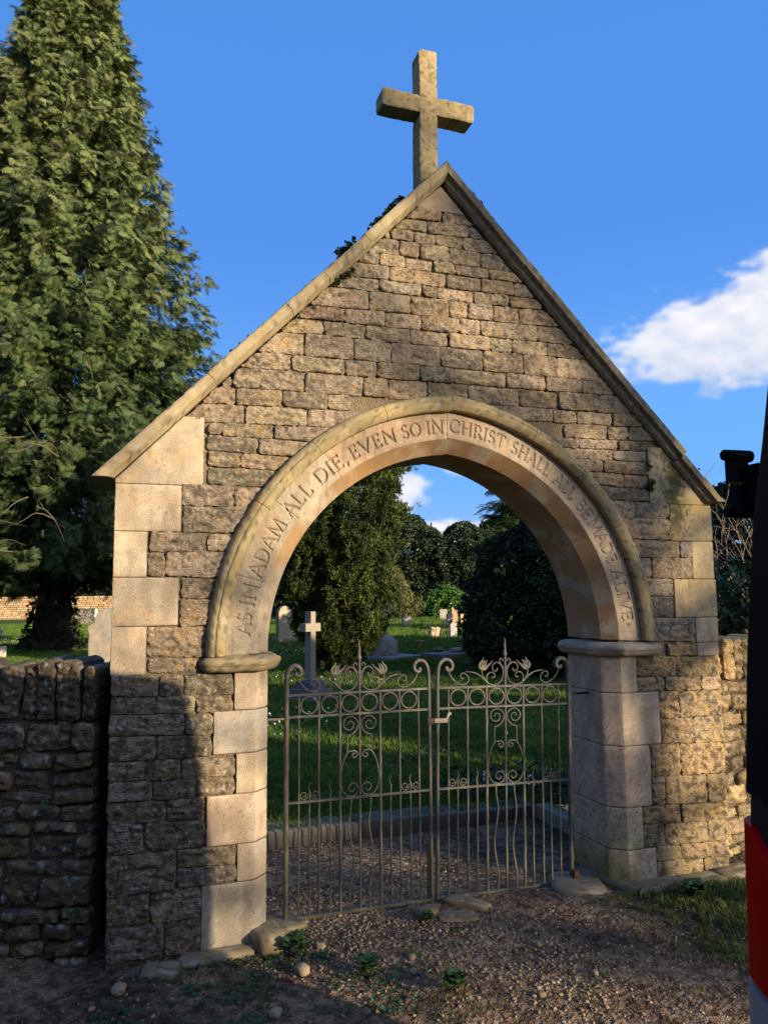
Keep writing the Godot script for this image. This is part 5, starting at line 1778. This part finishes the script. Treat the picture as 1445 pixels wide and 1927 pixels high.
	# a small dark bird table far left
	t = thing("grave_post", "small dark post with a flat top between the trunk and the dark slab", "post", Vector3(-4.3, LAWN, -42.3))
	g = Geo.new()
	block(g, Vector3(0, 0.2, 0), Vector3(0.1, 0.4, 0.1), 0.0, Color(0.03, 0.03, 0.03))
	obj("stem", g.mesh(), M.bark, t)
	g = Geo.new()
	block(g, Vector3(0, 0.44, 0), Vector3(0.3, 0.1, 0.3), 0.0, Color(0.03, 0.03, 0.03))
	obj("top", g.mesh(), M.bark, t)
	# daffodils
	var where := []
	var cols := []
	var wl := []
	var cl := []
	for k in 16:
		var p := Vector3(R(-0.16, 0.16), R(0.22, 0.36), R(-0.12, 0.12))
		where.append(at_xf(p, R(0, TAU), R(0.07, 0.1), Vector2(R(-0.5, 0.5), R(-0.5, 0.5))))
		cols.append(vary(Color(0.75, 0.5, 0.02), 0.15))
		for s in 3:
			wl.append(at_xf(Vector3(p.x, 0, p.z) + Vector3(R(-0.05, 0.05), 0, R(-0.05, 0.05)), R(0, TAU), R(0.25, 0.35)))
			cl.append(vary(Color(0.07, 0.14, 0.03)))
	t = thing("daffodils", "clump of yellow daffodils by the dark bush", "flowers", Vector3(9.95, LAWN, -21.3))
	baked("flower", sprite_rosette(6, 0.5), M.petal, where, cols, t)
	baked("leaves", sprite_grass(6, 0.03, 0.12), M.grass, wl, cl, t)
	# the far boundary wall
	t = thing("far_wall", "long sunlit rubble wall far behind the conifer trunk", "wall", Vector3(-9.0, 0, -60.0), 0.1)
	g = Geo.new()
	var y := 0.0
	while y < 1.75:
		var x := -22.0
		while x < 12.0:
			var w := R(0.25, 0.6)
			block(g, Vector3(x + w / 2, y + 0.08, R(-0.02, 0.02)), Vector3(w - 0.02, 0.145, 0.4), 0.02, vary(Color(0.42, 0.3, 0.17), 0.25))
			x += w
		y += 0.16
	obj("stones", g.mesh(), M.rubble, t).set_meta("kind", "stuff")


# ---------------------------------------------------------------- trees
func trees() -> void:
	var frond := sprite_frond()
	var sprig := sprite_tuft(16, 0.06, 0.5)
	var leafy := sprite_tuft(12, 0.11, 0.1)
	# the tall conifer on the left: boughs that droop and lift, hung with sprays
	var t := thing("conifer_tree", "tall dense conifer with drooping sprays, left of the archway", "tree", Vector3(-3.6, 0, -21.0))
	obj("trunk", trunk_mesh(19.0, 0.5, 0.55, Color(0.05, 0.04, 0.032)), M.bark, t)
	var prof := [[1.9, 3.4], [4.0, 4.3], [9.0, 4.45], [11.5, 3.85], [14.2, 2.95], [16.4, 2.45], [18.0, 1.95], [20.5, 1.3], [23.0, 0.3]]
	var where := []
	var cols := []
	var wood := Geo.new()
	for k in 1500:
		var y := 1.9 + 19.9 * pow(rng.randf(), 0.95)
		var rr := 0.2
		for s in prof.size() - 1:
			if y >= prof[s][0] and y <= prof[s + 1][0]:
				rr = lerpf(prof[s][1], prof[s + 1][1], (y - prof[s][0]) / (prof[s + 1][0] - prof[s][0]))
		var az := R(0, TAU)
		var l := rr * R(0.8, 1.06) * (1.0 + 0.1 * n3(az * 2.0, y * 0.4))
		var d := Vector3(cos(az), 0, sin(az))
		var s2 := Vector3(-d.z, 0, d.x)
		var path := []
		var bow := R(0.1, 0.24)
		for s in 7:
			var f := s / 6.0
			path.append(Vector3(0, y + l * (0.12 * f - bow * f * f * 1.4 + 0.22 * f * f * f), 0) + d * l * f + s2 * 0.12 * l * f * f * R(-1, 1))
		if k % 7 == 0:
			tube(wood, path, [0.045, 0.035, 0.028, 0.022, 0.016, 0.01, 0.005], 5, Color(0.12, 0.095, 0.07))
		var n := int(26 + 42 * l / 4.0)
		var tone := Color(0.038, 0.068, 0.02).lerp(Color(0.135, 0.185, 0.06), ss(5.0, 15.0, y) * R(0.5, 1.0))  # sunlit top and dimmer lower boughs put into the colour
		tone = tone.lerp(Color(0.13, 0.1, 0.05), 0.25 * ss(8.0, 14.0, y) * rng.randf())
		for s in n:
			var f: float = 1.0 - pow(rng.randf(), 1.4) * 0.75
			var ix := mini(5, int(f * 6.0))
			var p: Vector3 = path[ix].lerp(path[ix + 1], f * 6.0 - ix)
			var off := R(-1, 1)
			p += s2 * off * l * 0.2 * (1.3 - f) + Vector3(0, R(-0.35, 0.1), 0)
			var yaw := -az + off * 1.1 + R(-0.3, 0.3)
			where.append(at_xf(p, yaw, R(0.16, 0.4), Vector2(R(-1.3, 1.3), R(-1.1, 0.3))))
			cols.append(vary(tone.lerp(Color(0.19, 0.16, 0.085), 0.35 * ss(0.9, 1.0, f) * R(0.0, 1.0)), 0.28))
	obj("boughs", wood.mesh(), M.bark, t).set_meta("kind", "stuff")
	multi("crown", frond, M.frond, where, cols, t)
	# ivy round the foot of the trunk
	where = []
	cols = []
	for k in 900:
		var y := 3.2 * pow(rng.randf(), 1.3)
		var a := R(0, TAU)
		var r := 0.5 + 0.55 * exp(-y * 2.2) + R(0, 0.16)
		where.append(at_xf(Vector3(cos(a) * r, y, sin(a) * r), R(0, TAU), R(0.12, 0.2), Vector2(R(-1, 1), R(-1, 1))))
		cols.append(vary(Color(0.018, 0.03, 0.01), 0.3))
	baked("ivy", sprite_rosette(6, 0.5), M.leaf, where, cols, t)
	# bare pale twigs low on the left side
	var tw := Geo.new()
	for k in 34:
		var p := Vector3(R(-2.6, 0.6), R(2.6, 6.6), R(3.6, 4.5))
		var path := [p]
		var d := Vector3(R(-1, 1), R(-0.5, 0.7), R(-0.2, 0.6)).normalized()
		for s in 5:
			d = (d + Vector3(R(-1, 1), R(-1, 0.8), R(-1, 1)) * 0.4).normalized()
			path.append(path[-1] + d * R(0.15, 0.32))
		tube(tw, path, [0.014, 0.011, 0.009, 0.007, 0.005, 0.003], 4, Color(0.22, 0.18, 0.13))
	obj("bare_twigs", tw.mesh(), M.bark, t).set_meta("kind", "stuff")
	# the clipped column of yew
	var yp := [[0.15, 0.42], [0.7, 0.72], [1.6, 0.98], [3.2, 1.22], [4.8, 1.3], [6.0, 1.1], [6.9, 0.5], [7.2, 0.1]]
	t = thing("yew_tree", "dense dark columnar yew seen through the left of the arch", "tree", Vector3(2.46, LAWN, -11.3))
	obj("trunk", trunk_mesh(5.5, 0.2, 0.15, Color(0.06, 0.04, 0.03)), M.bark, t)
	var k2 := tufted(yp, 21000, 0.15, 1.5, 0.12, Color(0.022, 0.036, 0.008), Color(0.085, 0.112, 0.02), 3.0, 0.3)
	multi("crown", sprig, M.yew, k2[0], k2[1], t)
	# evergreens at the back
	var oak := bush("evergreen_oak", "broad dark evergreen tree at the back, right of the yew", "tree", Vector3(17.2, 0, -50.0), [[0.3, 2.4], [1.5, 3.2], [4.0, 3.7], [6.0, 3.2], [7.2, 2.0], [8.0, 0.4]], 7000, 0.42, 0.8, 0.0, Color(0.017, 0.03, 0.012), Color(0.06, 0.085, 0.032), leafy, M.leaf, 0.3, "dark evergreen trees at the back of the churchyard")
	var spots := [["dark evergreen tree behind the low headstones, left of the bright conifer", 22.0, -48.0, 0.5, 0.86], ["evergreen tree at the back, mostly behind the yew", 11.5, -55.0, 2.0, 1.1], ["evergreen tree at the back behind the bright conifer", 27.0, -50.0, 3.0, 1.0], ["evergreen tree at the back beyond the left jamb of the arch", 5.0, -62.0, 4.0, 1.15], ["evergreen tree beyond the far wall, right of the conifer trunk", -3.0, -68.0, 5.0, 1.1], ["evergreen tree beyond the far wall, behind the conifer trunk", -9.0, -70.0, 1.0, 1.2], ["evergreen tree beyond the far wall at the left edge", -16.0, -68.0, 2.5, 1.2]]
	for q in spots:
		dup(oak, "evergreen_oak", q[0], Vector3(q[1], 0, q[2]), q[3], q[4])
	bush("feathery_shrub", "yellowish feathery shrub in front of the dark trees, right of the yew", "shrub", Vector3(14.2, LAWN, -42.0), [[0.1, 1.3], [0.8, 1.7], [1.8, 1.3], [2.8, 0.6], [3.4, 0.1]], 1500, 0.34, 1.2, 0.0, Color(0.06, 0.07, 0.02), Color(0.16, 0.16, 0.05), sprite_tuft(9, 0.05, 0.9), M.leaf, 0.06)
	bush("green_shrub", "bright green rounded shrub behind the small headstones", "shrub", Vector3(18.6, LAWN, -43.5), [[0.1, 1.4], [0.9, 1.7], [1.6, 1.2], [2.1, 0.2]], 1500, 0.34, 1.4, 0.0, Color(0.05, 0.12, 0.02), Color(0.1, 0.22, 0.03), leafy, M.leaf, 0.06)
	# the lighter conifer
	t = thing("bright_conifer", "bright green layered conifer seen through the right of the arch", "tree", Vector3(14.6, 0, -26.2))
	obj("trunk", trunk_mesh(7.6, 0.16, 0.1, Color(0.06, 0.04, 0.03)), M.bark, t)
	where = []
	cols = []
	for k in 170:
		var y := R(0.4, 8.0)
		var rr := 2.3 * pow(1.0 - y / 8.4, 0.62)
		var az := R(0, TAU)
		var d := Vector3(cos(az), 0, sin(az))
		var l := rr * R(0.7, 1.08)
		var tone := Color(0.03, 0.06, 0.013).lerp(Color(0.1, 0.14, 0.025), pow(rng.randf(), 1.5))
		for s in 26:
			var f: float = 1.0 - pow(rng.randf(), 1.3) * 0.75
			where.append(at_xf(d * l * f + Vector3(R(-0.2, 0.2), y + 0.12 * l * f + R(-0.1, 0.1), R(-0.2, 0.2)), -az + R(-0.9, 0.9), R(0.3, 0.55), Vector2(R(-0.4, 0.4), R(-0.3, 0.4))))
			cols.append(vary(tone, 0.25))
	multi("crown", frond, M.frond, where, cols, t)
	# dark glossy hollies to the right
	var holly := bush("holly_bush", "dark glossy holly filling the right of the arch behind the gate", "bush", Vector3(6.6, LAWN, -9.9), [[0.0, 1.5], [0.6, 1.75], [1.6, 1.72], [2.4, 1.4], [3.0, 0.7], [3.3, 0.1]], 12000, 0.13, 1.3, 0.0, Color(0.013, 0.024, 0.009), Color(0.04, 0.06, 0.02), leafy, M.leaf, 0.12, "dark evergreen bushes right of the arch")
	dup(holly, "holly_bush", "dark evergreen seen between the right pier and the van, under a patch of sky", Vector3(8.6, 0, -7.0), 2.0, 1.08)
	dup(holly, "holly_bush", "dark evergreen behind the right boundary wall, beyond the bare shrub", Vector3(12.4, 0, -8.6), 4.0, 1.15)
	dup(oak, "evergreen_oak", "added roadside evergreen out of the picture to the right of the arch, shading the lawn", Vector3(10.3, 0, 4.9), 1.0, 0.56)  # unseen tree added to shade the lawn behind the gate
	dup(holly, "holly_bush", "added tall evergreen out of the picture beyond the right boundary wall, shading the holly", Vector3(13.4, 0, -3.6), 2.2, 2.0)  # added out of view on the sun line, to keep the holly dark
	dup(holly, "holly_bush", "dark evergreen at the back of the right hand bushes", Vector3(11.5, 0, -14.0), 1.2, 1.3)
	# ivy mound on the right wall
	where = []
	cols = []
	for k in 1500:
		var d := Vector3(R(-1, 1), R(-1, 1), R(-1, 1))
		if d.length() > 1.0:
			continue
		where.append(at_xf(Vector3(d.x * 0.9, 1.45 + d.y * 0.5, d.z * 0.6), R(0, TAU), R(0.08, 0.15), Vector2(R(-0.9, 0.9), R(-0.9, 0.9))))
		cols.append(vary(Color(0.035, 0.06, 0.018).lerp(Color(0.1, 0.14, 0.05), rng.randf() * rng.randf()), 0.3))
	var iv := baked("ivy_mound", sprite_rosette(7, 0.4), M.leaf, where, cols)
	iv.position = Vector3(4.25, 0, -2.5)
	tag(iv, "mound of glossy ivy behind the right boundary wall", "ivy")
	# bare shrub in front of the evergreens
	t = thing("bare_shrub", "bare pale branched shrub right of the arch, in front of dark evergreens", "shrub", Vector3(6.95, 0, -4.9))
	var br := Geo.new()
	for k in 60:
		var p := Vector3(R(-0.2, 0.2), 0.3, R(-0.2, 0.2))
		var d := Vector3(R(-0.6, 0.6), 1.0, R(-0.6, 0.6)).normalized()
		var path := [p]
		for s in 7:
			d = (d + Vector3(R(-1, 1), R(-0.4, 0.5), R(-1, 1)) * 0.33).normalized()
			path.append(path[-1] + d * R(0.25, 0.5))
			if s > 1:
				var tw2 := [path[-1]]
				var e := (d + Vector3(R(-1, 1), R(-0.6, 0.6), R(-1, 1))).normalized()
				for q in 3:
					e = (e + Vector3(R(-1, 1), R(-1, 1), R(-1, 1)) * 0.35).normalized()
					tw2.append(tw2[-1] + e * R(0.1, 0.22))
				tube(br, tw2, [0.006, 0.005, 0.004, 0.002], 4, Color(0.3, 0.24, 0.17))
		tube(br, path, [0.018, 0.015, 0.013, 0.011, 0.009, 0.007, 0.005, 0.003], 4, Color(0.26, 0.2, 0.14))
	obj("branches", br.mesh(), M.bark, t).set_meta("kind", "stuff")
	# a fence panel behind
	t = thing("fence", "weathered dark board fence panel seen between the right pier and the van", "fence", Vector3(11.3, 0, -10.2), -0.75)
	for k in 5:
		var g := Geo.new()
		block(g, Vector3(0, 0.2 + k * 0.34, 0), Vector3(2.6, 0.32, 0.03), 0.004, vary(Color(0.09, 0.085, 0.07), 0.1))
		obj("board", g.mesh(), M.bark, t)
	for x in [-1.25, 1.25]:
		var g := Geo.new()
		block(g, Vector3(x, 0.95, 0.05), Vector3(0.09, 1.9, 0.09), 0.004, Color(0.08, 0.075, 0.06))
		obj("post", g.mesh(), M.bark, t)


# ---------------------------------------------------------------- grass, gravel, weeds
func lawn() -> void:
	var near := sprite_grass(9, 0.05, 0.55)
	var where := []
	var cols := []
	for k in 95000:
		var d := 1.42 + 42.0 * pow(rng.randf(), 2.0)
		var x := R(-0.33, 0.78) * (d + 4.5) - 0.6
		if k % 5 == 0:
			x = R(-4.5, 0.0) * (d + 4.0) / 14.0 - 1.8
		var s := R(0.03, 0.06) * (1.0 + d * 0.085)
		var y: float = LAWN + 0.03 * n3(x * 0.5, -d * 0.5, 4.0) * ss(0.0, 1.5, d - 2.0)
		where.append(at_xf(Vector3(x, y - 0.004, -d), R(0, TAU), s))
		cols.append(vary(Color(0.085, 0.15, 0.025).lerp(Color(0.17, 0.25, 0.045), ss(-0.4, 0.6, n3(x * 0.7, d * 0.7, 24.0)) * R(0.4, 1.0)), 0.25))
	multi("grass", near, M.grass, where, cols)
	where = []
	cols = []
	for q in [[0.35, -5.4, 0.7, 24], [1.5, -9.8, 1.2, 40], [1.28, -1.85, 0.22, 26], [0.85, -6.5, 0.6, 14], [-6.0, -26.0, 1.6, 170], [-5.0, -22.0, 1.2, 60], [3.2, -17.0, 1.6, 80]]:
		for k in q[3]:
			var p := Vector3(q[0] + R(-1, 1) * q[2], LAWN + R(0.05, 0.13), q[1] + R(-1, 1) * q[2] * 1.4)
			where.append(at_xf(p, R(0, TAU), R(0.025, 0.04) * (1.0 + 0.02 * -q[1]), Vector2(R(-0.8, 0.8), R(-0.8, 0.8))))
			cols.append(vary(Color(0.8, 0.82, 0.78), 0.1))
	multi("snowdrops", sprite_rosette(5, 0.6), M.petal, where, cols)
	# ivy and fallen leaves inside the right of the gate
	where = []
	cols = []
	for k in 420:
		var p := Vector3(R(0.75, 2.0), LAWN + R(0.0, 0.12), R(-2.3, -1.45))
		if k % 2:
			p = Vector3(R(1.3, 2.0), 0.05 + R(0, 0.12), R(-1.5, -0.5))
		where.append(at_xf(p, R(0, TAU), R(0.05, 0.1), Vector2(R(-0.6, 0.6), R(-0.6, 0.6))))
		cols.append(vary(Color(0.03, 0.06, 0.015), 0.35))
	multi("ivy_ground_cover", sprite_rosette(6, 0.5), M.leaf, where, cols)
	where = []
	cols = []
	for k in 60:
		var p := Vector3(R(0.5, 1.7), LAWN + R(0.02, 0.07), R(-3.4, -1.5))
		where.append(at_xf(p, R(0, TAU), R(0.05, 0.11), Vector2(R(-0.6, 0.6), R(-0.6, 0.6))))
		cols.append(vary(Color(0.2, 0.085, 0.045), 0.3))
	multi("fallen_leaves", sprite_rosette(2, 0.4), M.leaf, where, cols)


func gravel() -> void:
	var pebble := [sprite_pebble(), sprite_pebble(), sprite_pebble()]
	var where := [[], [], []]
	var cols := [[], [], []]
	for k in 95000:
		var x := R(-2.4, 2.1)
		var z := R(-1.35, 1.9)
		var v := n3(x * 1.3, z * 1.3, 52.0)
		# thickest left of the middle, worn to bare earth on the path
		var dense := ss(0.75, 0.1, Vector2((x + 0.45) * 1.0, (z + 0.15) * 0.9).length()) * 1.1 + ss(0.9, 0.2, Vector2(x - 0.5, (z - 0.5) * 1.2).length()) * 0.55 + 0.16 + 0.25 * v
		dense *= 1.0 - 0.85 * ss(0.4, 0.15, Vector2((x - 0.28) * 0.7, z + 0.12).length())
		dense *= 1.0 - 0.6 * ss(-0.2, -0.9, z) * ss(-0.5, 0.0, x)
		dense *= 1.0 - 0.45 * ss(0.0, 0.5, x)
		if rng.randf() > dense:
			continue
		var s := 0.003 + 0.0145 * pow(rng.randf(), 3.6)
		if x > 0.3:
			s *= 0.72
		var i := k % 3
		where[i].append(at_xf(Vector3(x, hill(x, z) + s * 0.05, z), R(0, TAU), s * 1.5, Vector2(R(-0.5, 0.5), R(-0.5, 0.5))))
		var c := Color(0.17, 0.125, 0.08).lerp(Color(0.31, 0.24, 0.155), pow(rng.randf(), 2.2))
		if rng.randf() < 0.2:
			c = Color(0.18, 0.135, 0.09)
		cols[i].append(vary(c, 0.2))
	for i in 3:
		multi("gravel", pebble[i], M.pebble, where[i], cols[i])
	var grp := "loose stones on the gravel"
	for q in [["pale angular stone on the gravel left of the path", -0.88, 0.32, 0.085], ["reddish stone among the weeds at the front left", -1.05, 0.62, 0.07], ["pale stone near the middle of the gravel", -0.4, 0.37, 0.05], ["pinkish round stone beside the pale one in the middle", -0.44, 0.5, 0.045], ["grey stone near the lower edge, middle", -0.02, 0.83, 0.04], ["pale flat stone right of the middle", 0.2, 0.42, 0.042], ["dull stone at the left corner of the pier foot", -1.62, 0.2, 0.085], ["small white stone on the dark earth at the left", -1.72, 0.3, 0.035], ["stone in the shade right of the lower middle", 0.28, 0.75, 0.04], ["small stone behind the left gate post", -0.98, -0.35, 0.055], ["small pale stone by the sunlit jamb", -0.75, 0.12, 0.05]]:
		tag(obj("loose_stone", lump(Vector3(q[1], hill(q[1], q[2]) + q[3] * 0.2, q[2]), Vector3(q[3] * 0.85, q[3] * 0.5, q[3] * 0.65), "ashlar", vary(Color(0.27, 0.2, 0.13)), 2.8, q[1] * 5, q[1] * 9), M.pebble), q[0], "stone", grp)


func verge() -> void:
	var blade := sprite_grass(10, 0.045, 0.5)
	var where := []
	var cols := []
	for k in 16000:
		var x := R(-2.2, 2.6)
		var z := R(-0.4, 1.7)
		var d := ss(0.5, 1.0, x + 0.3 * n3(x * 2.4, z * 2.4, 5.0) - 0.12 * z) * ss(1.9, 1.3, z) * 0.95
		d = maxf(d, 0.5 * ss(0.35, 0.65, n3(x * 2.6, z * 2.6, 66.0)) * ss(-0.3, 0.15, z))
		d = maxf(d, 0.8 * ss(0.12, 0.03, absf(z - 0.13)) * ss(-0.85, -1.0, x) * ss(-1.6, -1.4, x))
		if Vector2((x - 0.25) * 0.8, z + 0.1).length() < 0.35 or (x < -0.9 and z < 0.06) or (x > 0.88 and z < 0.08) or rng.randf() > d:
			continue
		where.append(at_xf(Vector3(x, hill(x, z) - 0.002, z), R(0, TAU), R(0.012, 0.03) if x < 0.9 else R(0.018, 0.045)))
		cols.append(vary(Color(0.06, 0.1, 0.022).lerp(Color(0.16, 0.17, 0.05), rng.randf() * ss(0.0, 1.2, z + 0.4)), 0.3))
	multi("verge_grass", blade, M.grass, where, cols)
	# clover-like weeds along the foot of the left pier, and single weeds
	where = []
	cols = []
	for k in 1500:
		var x := R(-1.75, -0.35)
		var z := R(0.1, 0.75)
		if n3(x * 2.4, z * 3.2, 71.0) + 0.5 * ss(0.35, 0.0, Vector2((x + 1.2) * 0.7, z - 0.38).length()) < 0.22:
			continue
		where.append(at_xf(Vector3(x, hill(x, z) + R(0.002, 0.012), z), R(0, TAU), R(0.014, 0.03), Vector2(R(-0.3, 0.3), R(-0.3, 0.3))))
		cols.append(vary(Color(0.05, 0.095, 0.045), 0.3))
	multi("ground_weeds", sprite_rosette(7, 0.35), M.leaf, where, cols)
	# leaf litter and twigs trodden into the earth
	where = []
	cols = []
	for k in 900:
		var x := R(-2.0, 2.2)
		var z := R(-1.2, 1.6)
		where.append(at_xf(Vector3(x, hill(x, z) + 0.004, z), R(0, TAU), R(0.012, 0.04), Vector2(R(-0.4, 0.4), R(-0.4, 0.4))))
		cols.append(vary(Color(0.13, 0.08, 0.045), 0.4))
	multi("leaf_litter", sprite_rosette(1, 0.2), M.leaf, where, cols)
	var grp := "single leafy weeds"
	for q in [["leafy dock plant in front of the right pier", 1.2, 0.3, 0.13, 9], ["small bright weed in front of the gate stop", -0.2, 0.03, 0.08, 8], ["weed beside the sunlit corner stone of the left jamb", -0.85, 0.12, 0.1, 9], ["spiky tuft of grass weed on the right, near the van", 1.55, 0.62, 0.12, 12], ["weed left of the middle of the gravel", -0.62, 0.42, 0.09, 10], ["weed near the lower edge in the middle", -0.35, 0.68, 0.1, 10]]:
		var w := []
		var c := []
		for k in 5:
			w.append(at_xf(Vector3(R(-1, 1) * q[3] * 0.25, R(0, 0.2) * q[3], R(-1, 1) * q[3] * 0.25), R(0, TAU), q[3] * R(0.7, 1.2), Vector2(R(-0.2, 0.2), R(-0.2, 0.2))))
			c.append(vary(Color(0.04, 0.085, 0.025), 0.25))
		var o := baked("weed", sprite_rosette(q[4], 0.6) if q[4] < 12 else sprite_grass(14, 0.03, 0.2), M.leaf, w, c)
		o.position = Vector3(q[1], hill(q[1], q[2]), q[2])
		tag(o, q[0], "weed", grp)


# ---------------------------------------------------------------- the van at the right edge
func van() -> void:
	var a := Vector2(-0.488, 2.44)
	var e1 := Vector2(0.915, 0.403)
	var e2 := Vector2(-0.403, 0.915)
	var t := thing("parked_van", "dark parked van cut off by the right edge, with red tail light and black hinge", "van")
	var wide := 1.88
	var long := 4.4
	# how far the flanks lean in at each height
	var lean := func(y: float) -> float:
		var at := [[0.0, 0.0], [0.76, 0.0], [0.89, 0.002], [1.17, 0.007], [1.445, 0.0196], [1.575, 0.028], [1.74, 0.041], [1.89, 0.06], [2.06, 0.079], [2.3, 0.11]]
		for k in at.size() - 1:
			if y <= at[k + 1][0]:
				return lerpf(at[k][1], at[k + 1][1], (y - at[k][0]) / (at[k + 1][0] - at[k][0]))
		return 0.11
	var ringat := func(y: float, grow: float, cut := 0.0) -> PackedVector3Array:
		var row := PackedVector3Array()
		var d: float = lean.call(y) - grow + cut
		var r := 0.07
		for q in [[0.0, 0.0, 180.0], [1.0, 0.0, 270.0], [1.0, 1.0, 0.0], [0.0, 1.0, 90.0]]:
			var c := Vector2(lerpf(d + r, wide - d - r, q[0]), lerpf(d + r, long - d - r, q[1]))
			for s in 7:
				var an := deg_to_rad(q[2] + 90.0 * s / 6.0)
				var p := c + Vector2(cos(an), sin(an)) * r
				var w := a + e1 * p.x + e2 * p.y
				row.append(Vector3(w.x, y, w.y))
		return row
	var band := func(called: String, y0: float, y1: float, col: Color, m: String, grow: float, n: int, cut_top := 0.0) -> void:
		var rings := []
		for s in n + 1:
			var f := float(s) / n
			rings.append(ringat.call(lerpf(y0, y1, f), grow, cut_top * f * f))
		var g := Geo.new()
		loft(g, rings, same(col, rings), true, true, true)
		obj(called, g.mesh(), M[m], t)
	band.call("bumper", 0.3, 0.872, Color(0.3, 0.275, 0.245), "paint", 0.004, 6)
	band.call("body_side", 0.874, 1.22, Color(0.012, 0.013, 0.016), "paint", -0.006, 6)
	band.call("window_band", 1.221, 2.11, Color(0.008, 0.009, 0.012), "trim", 0.0, 12)
	band.call("roof", 2.111, 2.22, Color(0.012, 0.013, 0.016), "paint", 0.0, 6, 0.2)
	# the tail light wraps the rear corner
	var rings := []
	for s in 13:
		var y := lerpf(0.885, 1.165, s / 12.0)
		var full: PackedVector3Array = ringat.call(y, 0.003)
		var inn: PackedVector3Array = ringat.call(y, -0.03)
		var row := PackedVector3Array()
		var side := lerpf(0.1, 0.22, ss(0.0, 0.3, s / 12.0)) * ss(1.0, 0.72, s / 12.0) + 0.02
		var tang := (full[6] - full[7]).normalized()
		row.append(full[0] + Vector3(e2.x, 0, e2.y) * side)
		for q in 7:
			row.append(full[q])
		row.append(full[6] + Vector3(e1.x, 0, e1.y) * 0.12)
		row.append(inn[6] + Vector3(e1.x, 0, e1.y) * 0.1)
		row.append(inn[0] + Vector3(e2.x, 0, e2.y) * side)
		rings.append(row)
	var g := Geo.new()
	loft(g, rings, same(Color(0.48, 0.0, 0.003), rings), true, true, true)
	obj("tail_light", g.mesh(), M.lens, t)
	# the hinge bracket that stands out from the corner
	var h := Vector3(-0.389, 0, 2.415)
	g = Geo.new()
	block(g, h + Vector3(-0.008, 1.865, 0.0), Vector3(0.036, 0.06, 0.04), 0.005, Color(0.012, 0.012, 0.014))
	block(g, h + Vector3(-0.004, 1.796, 0.0), Vector3(0.032, 0.062, 0.036), 0.005, Color(0.012, 0.012, 0.014))
	block(g, h + Vector3(0.026, 1.825, 0.03), Vector3(0.05, 0.09, 0.05), 0.005, Color(0.012, 0.012, 0.014))
	obj("hinge_bracket", g.mesh(), M.trim, t)
	for y in [1.893, 1.77]:
		g = Geo.new()
		tube(g, [h + Vector3(-0.045, y, 0), h + Vector3(-0.041, y, 0), h + Vector3(0.0, y, 0), h + Vector3(0.03, y, 0)], [0.008, 0.012, 0.013, 0.013], 10, Color(0.012, 0.012, 0.014))
		obj("hinge_pin", g.mesh(), M.trim, t)
	for q in [[0.12, 0.9], [0.12, 3.5], [1.62, 0.9], [1.62, 3.5]]:
		var w: Vector2 = a + e1 * q[0] + e2 * q[1]
		g = Geo.new()
		var ax := Vector3(e1.x, 0, e1.y)
		tube(g, [Vector3(w.x, 0.33, w.y) - ax * 0.11, Vector3(w.x, 0.33, w.y) - ax * 0.1, Vector3(w.x, 0.33, w.y) + ax * 0.1, Vector3(w.x, 0.33, w.y) + ax * 0.11], [0.29, 0.33, 0.33, 0.29], 28, Color(0.02, 0.02, 0.02))
		obj("wheel", g.mesh(), M.mortar, t)


# ---------------------------------------------------------------- unseen tree belt behind the camera, added to block sky light; and a bare tree
func surroundings() -> void:
	var where := []
	var cols := []
	for k in 5500:
		var az := R(-110.0, 10.0)
		var gap := absf(az - 37.0)
		if gap < 9.0:
			continue
		var d := R(13.0, 22.0)
		var top := 5.5 + 2.5 * n3(az * 0.12, 3.0)
		var y := R(0.0, top)
		where.append(at_xf(Vector3(sin(deg_to_rad(az)) * d, y, cos(deg_to_rad(az)) * d), R(0, TAU), R(0.9, 1.7), Vector2(R(-1, 1), R(-1, 1))))
		cols.append(vary(Color(0.04, 0.055, 0.02), 0.3))
	multi("added_woodland", sprite_tuft(14, 0.14, 0.1), M.leaf, where, cols)
	# a bare tree far off towards the sun
	var t := thing("bare_tree", "tall bare tree across the lane, out of the picture behind the camera", "tree", Vector3(15.95, 0, 19.6))
	var g := Geo.new()
	obj("trunk", trunk_mesh(11.0, 0.24, 0.2, Color(0.09, 0.07, 0.05)), M.bark, t)
	for k in 46:
		var y := R(4.0, 10.0)
		var az := R(0, TAU)
		var d := Vector3(cos(az), R(0.2, 0.8), sin(az)).normalized()
		var path := [Vector3(0, y, 0)]
		for s in 7:
			d = (d + Vector3(R(-1, 1), R(-0.5, 0.7), R(-1, 1)) * 0.28).normalized()
			path.append(path[-1] + d * R(0.35, 0.7))
			if s > 0:
				for b in 2:
					var e := (d + Vector3(R(-1, 1), R(-0.6, 0.8), R(-1, 1))).normalized()
					var tw := [path[-1]]
					for q in 4:
						e = (e + Vector3(R(-1, 1), R(-1, 1), R(-1, 1)) * 0.3).normalized()
						tw.append(tw[-1] + e * R(0.2, 0.45))
					tube(g, tw, [0.02, 0.016, 0.012, 0.008, 0.004], 4, Color(0.09, 0.07, 0.05))
		tube(g, path, [0.075, 0.065, 0.055, 0.045, 0.036, 0.028, 0.02, 0.012], 5, Color(0.09, 0.07, 0.05))
	obj("branches", g.mesh(), M.bark, t).set_meta("kind", "stuff")
